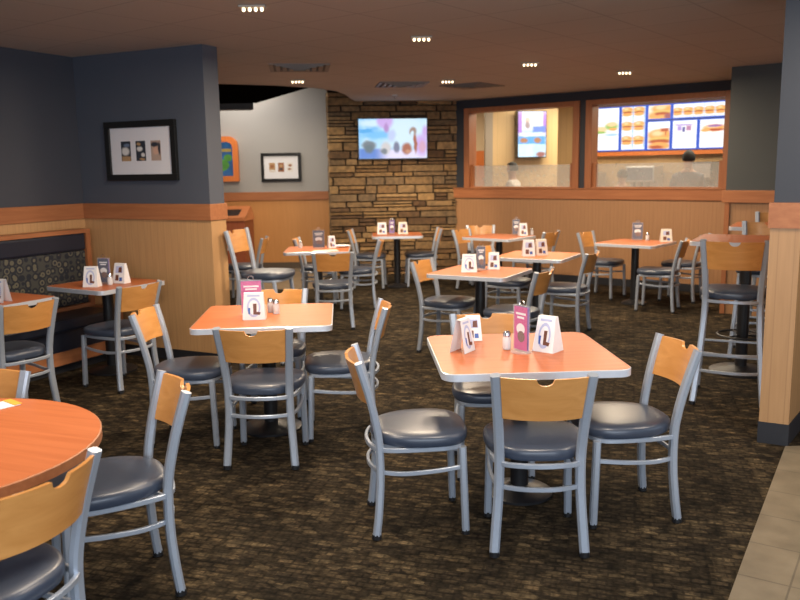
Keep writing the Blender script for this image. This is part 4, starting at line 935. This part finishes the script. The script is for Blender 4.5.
# ------------------------------------------------------------------ people behind the counter
def person(x, y, a, height, shirt, label, arm='down'):
    s = height / 1.80
    V = []; E = []; RD = []
    def v(p, r): V.append((p[0] * s, p[1] * s, p[2] * s)); RD.append(r * s if isinstance(r, float) else (r[0] * s, r[1] * s)); return len(V) - 1
    def chain(start, pts):
        last = start
        for p, r in pts:
            i = v(p, r); E.append((last, i)); last = i
        return last
    pel = v((0, 0, .97), (.150, .105))
    waist = chain(pel, [((0, .01, 1.10), (.135, .10))]); chest = chain(waist, [((0, .0, 1.28), (.160, .110)), ((0, .01, 1.42), (.150, .100))])
    neck = chain(chest, [((0, .015, 1.53), (.058, .060)), ((0, .02, 1.60), (.060, .066))])
    chain(neck, [((0, .03, 1.67), (.070, .088)), ((0, .025, 1.74), (.072, .090)), ((0, .02, 1.785), (.045, .055))])
    for sd in (-1, 1):
        chain(pel, [((.09 * sd, .0, .88), (.092, .092)), ((.10 * sd, .01, .52), (.058, .062)), ((.10 * sd, -.01, .30), (.055, .058)), ((.10 * sd, -.01, .09), (.040, .045)), ((.105 * sd, .06, .035), (.042, .034)), ((.11 * sd, .16, .03), (.038, .026))])
        sh = chain(chest, [((.165 * sd, .0, 1.44), (.062, .062))])
        if arm == 'down': el, wr, hd, fd = (.215, -.02, 1.16), (.225, .07, .93), (.222, .10, .86), Vector((0, .25, -.97))
        else: el, wr, hd, fd = (.23, .05, 1.17), (.17, .28, 1.13), (.155, .36, 1.12), Vector((-.2, .97, -.15))
        f = lambda p: (p[0] * sd, p[1], p[2])
        w = chain(sh, [(f(((.165 + el[0]) / 2, el[1] / 2, (1.44 + el[2]) / 2)), (.050, .050)), (f(el), (.042, .042)), (f(wr), (.027, .030)), (f(hd), (.030, .022))])
        base = Vector(f(hd)); d = Vector((fd.x * sd, fd.y, fd.z)).normalized(); side = Vector((0, 1, 0)) if arm == 'down' else Vector((1, 0, 0)); curl = Vector((-.35 * sd, 0, 0)) if arm == 'down' else Vector((0, 0, -.45))
        for k, ln in enumerate((.072, .082, .077, .060)):
            o = side * (-.027 + .018 * k); p0 = base + o * .9 + d * .035
            chain(w, [(tuple(p0), (.0095, .0095)), (tuple(p0 + o * .15 + d * ln * .5 + curl * .012), (.0088, .0088)), (tuple(p0 + o * .2 + d * ln * .95 + curl * .06), (.0075, .0075))])
        th = side * (.03 if arm == 'down' else -.03 * sd); chain(w, [(tuple(base + th + d * .005), (.011, .011)), (tuple(base + th * 1.7 + d * .04 + curl * .03), (.009, .009))])
    me = bpy.data.meshes.new('person'); me.from_pydata(V, E, []); o = bpy.data.objects.new('person', me); C.objects.link(o)
    sk = o.modifiers.new('skin', 'SKIN'); sk.use_smooth_shade = True
    for i, r in enumerate(RD): me.skin_vertices[0].data[i].radius = r
    me.skin_vertices[0].data[0].use_root = True
    sb = o.modifiers.new('sub', 'SUBSURF'); sb.levels = sb.render_levels = 2
    dg = bpy.context.evaluated_depsgraph_get(); nm = bpy.data.meshes.new_from_object(o.evaluated_get(dg)); o.modifiers.clear(); o.data = nm
    # face: nose, brow, chin, eye sockets, ears shaped on the surface
    for vt in nm.vertices:
        c = vt.co / s
        if c.z > 1.57:
            for ctr, rad, push in (((0, .118, 1.675), .020, (0, .022, -.004)), ((0, .112, 1.600), .028, (0, .012, 0)), ((.032, .112, 1.70), .016, (0, -.010, 0)), ((-.032, .112, 1.70), .016, (0, -.010, 0)), ((.075, .02, 1.68), .022, (.016, -.006, 0)), ((-.075, .02, 1.68), .022, (-.016, -.006, 0))):
                dd = (c - Vector(ctr)).length
                if dd < rad * 2: vt.co += Vector(push) * s * math.exp(-(dd / rad) ** 2)
    for mm in (M['skin'], M[shirt], M['trouser'], M['black']): nm.materials.append(mm)
    for p in nm.polygons:
        c = p.center / s; p.use_smooth = True
        if c.z < .10: p.material_index = 3
        elif c.z < 1.0 and abs(c.x) < .19 and (arm != 'down' or abs(c.x) < .17): p.material_index = 2
        elif c.z > 1.505: p.material_index = 0
        elif abs(c.x) > .14 and (c.z < 1.22 if arm == 'down' else c.y > .08): p.material_index = 0
        else: p.material_index = 1
    # hair cap, eyes, mouth
    m = MB(); n = 24; rs = []
    for j in range(9):
        ph = R(8 + 104 * j / 8); ring = []
        for i in range(n):
            th = 2 * math.pi * i / n; dx, dy = math.cos(th), math.sin(th); lim = ph if dy < .25 else min(ph, R(58))
            ring.append((.088 * math.sin(lim) * dx * s, (.022 + .108 * math.sin(lim) * dy) * s, (1.700 + .108 * math.cos(lim)) * s))
        rs.append(ring)
    m.rings(rs, cap1=False); m.build('hair', M['hair'], o, True)
    for sx in (-1, 1):
        m = MB(); rs = [[(.031 * s * sx + .011 * s * math.cos(R(q)) * math.cos(2 * math.pi * i / 10), (.104 + .008 * math.sin(R(q))) * s, 1.70 * s + .007 * s * math.cos(R(q)) * math.sin(2 * math.pi * i / 10)) for i in range(10)] for q in (0, 30, 60, 85)]
        m.rings(rs); m.build('eye', M['hair'], o, True)
    o.location = (x, y, 0); o.rotation_euler = (0, 0, R(a)); tag(o, label, 'person', 'people behind the counter')
person(4.10, 11.52, -25, 1.85, 'shirt_grey', 'person with black hair in grey shirt standing with back turned below the menu boards', 'fwd')
person(3.40, 12.35, -20, 1.60, 'shirt_tan', 'shorter person with dark hair behind the frosted pane below the salad menu panel', 'fwd')
person(1.86, 13.15, 60, 1.735, 'shirt_white', 'person with dark hair in white shirt behind the frosted pane of the first window', 'down')

# ------------------------------------------------------------------ light
def area(name, loc, size, power, col, rot=(0, 0, 0), sy=None):
    l = bpy.data.lights.new(name, 'AREA'); l.energy = power; l.color = col; l.size = size
    if sy: l.shape = 'RECTANGLE'; l.size_y = sy
    o = bpy.data.objects.new(name, l); C.objects.link(o); o.location = loc; o.rotation_euler = rot; return o
area('kitchen_light', (koff(1.2, 1.6)[0], koff(1.2, 1.6)[1], 2.80), 1.6, 85, (1., .86, .62))
area('kitchen_light', (koff(3.6, 1.6)[0], koff(3.6, 1.6)[1], 2.80), 1.6, 85, (1., .86, .62))
area('kitchen_light', (1.2, 15.4, 2.80), 1.0, 30, (1., .84, .60))
area('kitchen_light', (2.2, 13.4, 2.80), .6, 14, (1., .84, .60))
area('rear_light', (-2.6, 12.9, 3.3), 1.0, 45, (1., .90, .78))
area('rear_light', (-2.0, 12.0, 2.60), .5, 35, (1., .86, .66))  # added lamp without a fixture, lifts the far wainscot and tile
def spot(name, loc, target, power, col, ang=70):
    l = bpy.data.lights.new(name, 'SPOT'); l.energy = power; l.color = col; l.spot_size = R(ang); l.spot_blend = .8; l.shadow_soft_size = .12
    o = bpy.data.objects.new(name, l); C.objects.link(o); o.location = loc; o.rotation_euler = (Vector(target) - Vector(loc)).to_track_quat('-Z', 'Y').to_euler()
spot('stone_spot', (-.35, 10.9, 2.62), (-.2, 12.6, .7), 165, (1., .76, .48), 60)
spot('stone_spot', (.45, 10.9, 2.62), (.5, 12.7, .7), 165, (1., .76, .48), 60)
# daylight from the glazed shop front behind and beside the viewer, and unseen downlights over the front tables
area('daylight', (.6, -1.3, 1.7), 5.0, 210, (.80, .89, 1.), (R(83), 0, 0), 2.4)
area('daylight', (6.3, 1.8, 1.7), 4.0, 60, (.82, .90, 1.), (R(85), 0, R(75)), 2.2)
for x, y in ((-1.7, 2.3), (.6, 3.0), (-.9, 3.6), (2.4, 3.6)):
    area('downlight', (x, y, CEIL - .09), .5, 32, (1., .84, .66))
w = bpy.data.worlds.new('World'); bpy.context.scene.world = w; w.use_nodes = True
w.node_tree.nodes['Background'].inputs[0].default_value = (.70, .82, 1., 1); w.node_tree.nodes['Background'].inputs[1].default_value = .22

# ------------------------------------------------------------------ camera
f, pitch, roll, Hc = 805., .161, -.015, 1.65
cam = bpy.data.cameras.new('camera'); co = bpy.data.objects.new('camera', cam); C.objects.link(co)
cam.sensor_width = 36; cam.lens = 36 * f / 800; cam.clip_end = 60
fw = Vector((0, math.cos(pitch), -math.sin(pitch))); up = Vector((0, math.sin(pitch), math.cos(pitch))); rt = Vector((1, 0, 0))
# the camera leans slightly: the horizon climbs to the right
r2 = rt * math.cos(roll) + up * math.sin(roll) * 1.0
u2 = up * math.cos(roll) - rt * math.sin(roll) * 1.0
mw = Matrix(((r2.x, u2.x, -fw.x, 0), (r2.y, u2.y, -fw.y, 0), (r2.z, u2.z, -fw.z, Hc), (0, 0, 0, 1)))
co.matrix_world = mw
cam.dof.use_dof = True; cam.dof.focus_distance = 3.9; cam.dof.aperture_fstop = 3.4
bpy.context.scene.camera = co
sc = bpy.context.scene
sc.view_settings.view_transform = 'Standard'; sc.view_settings.look = 'None'; sc.view_settings.exposure = 0.
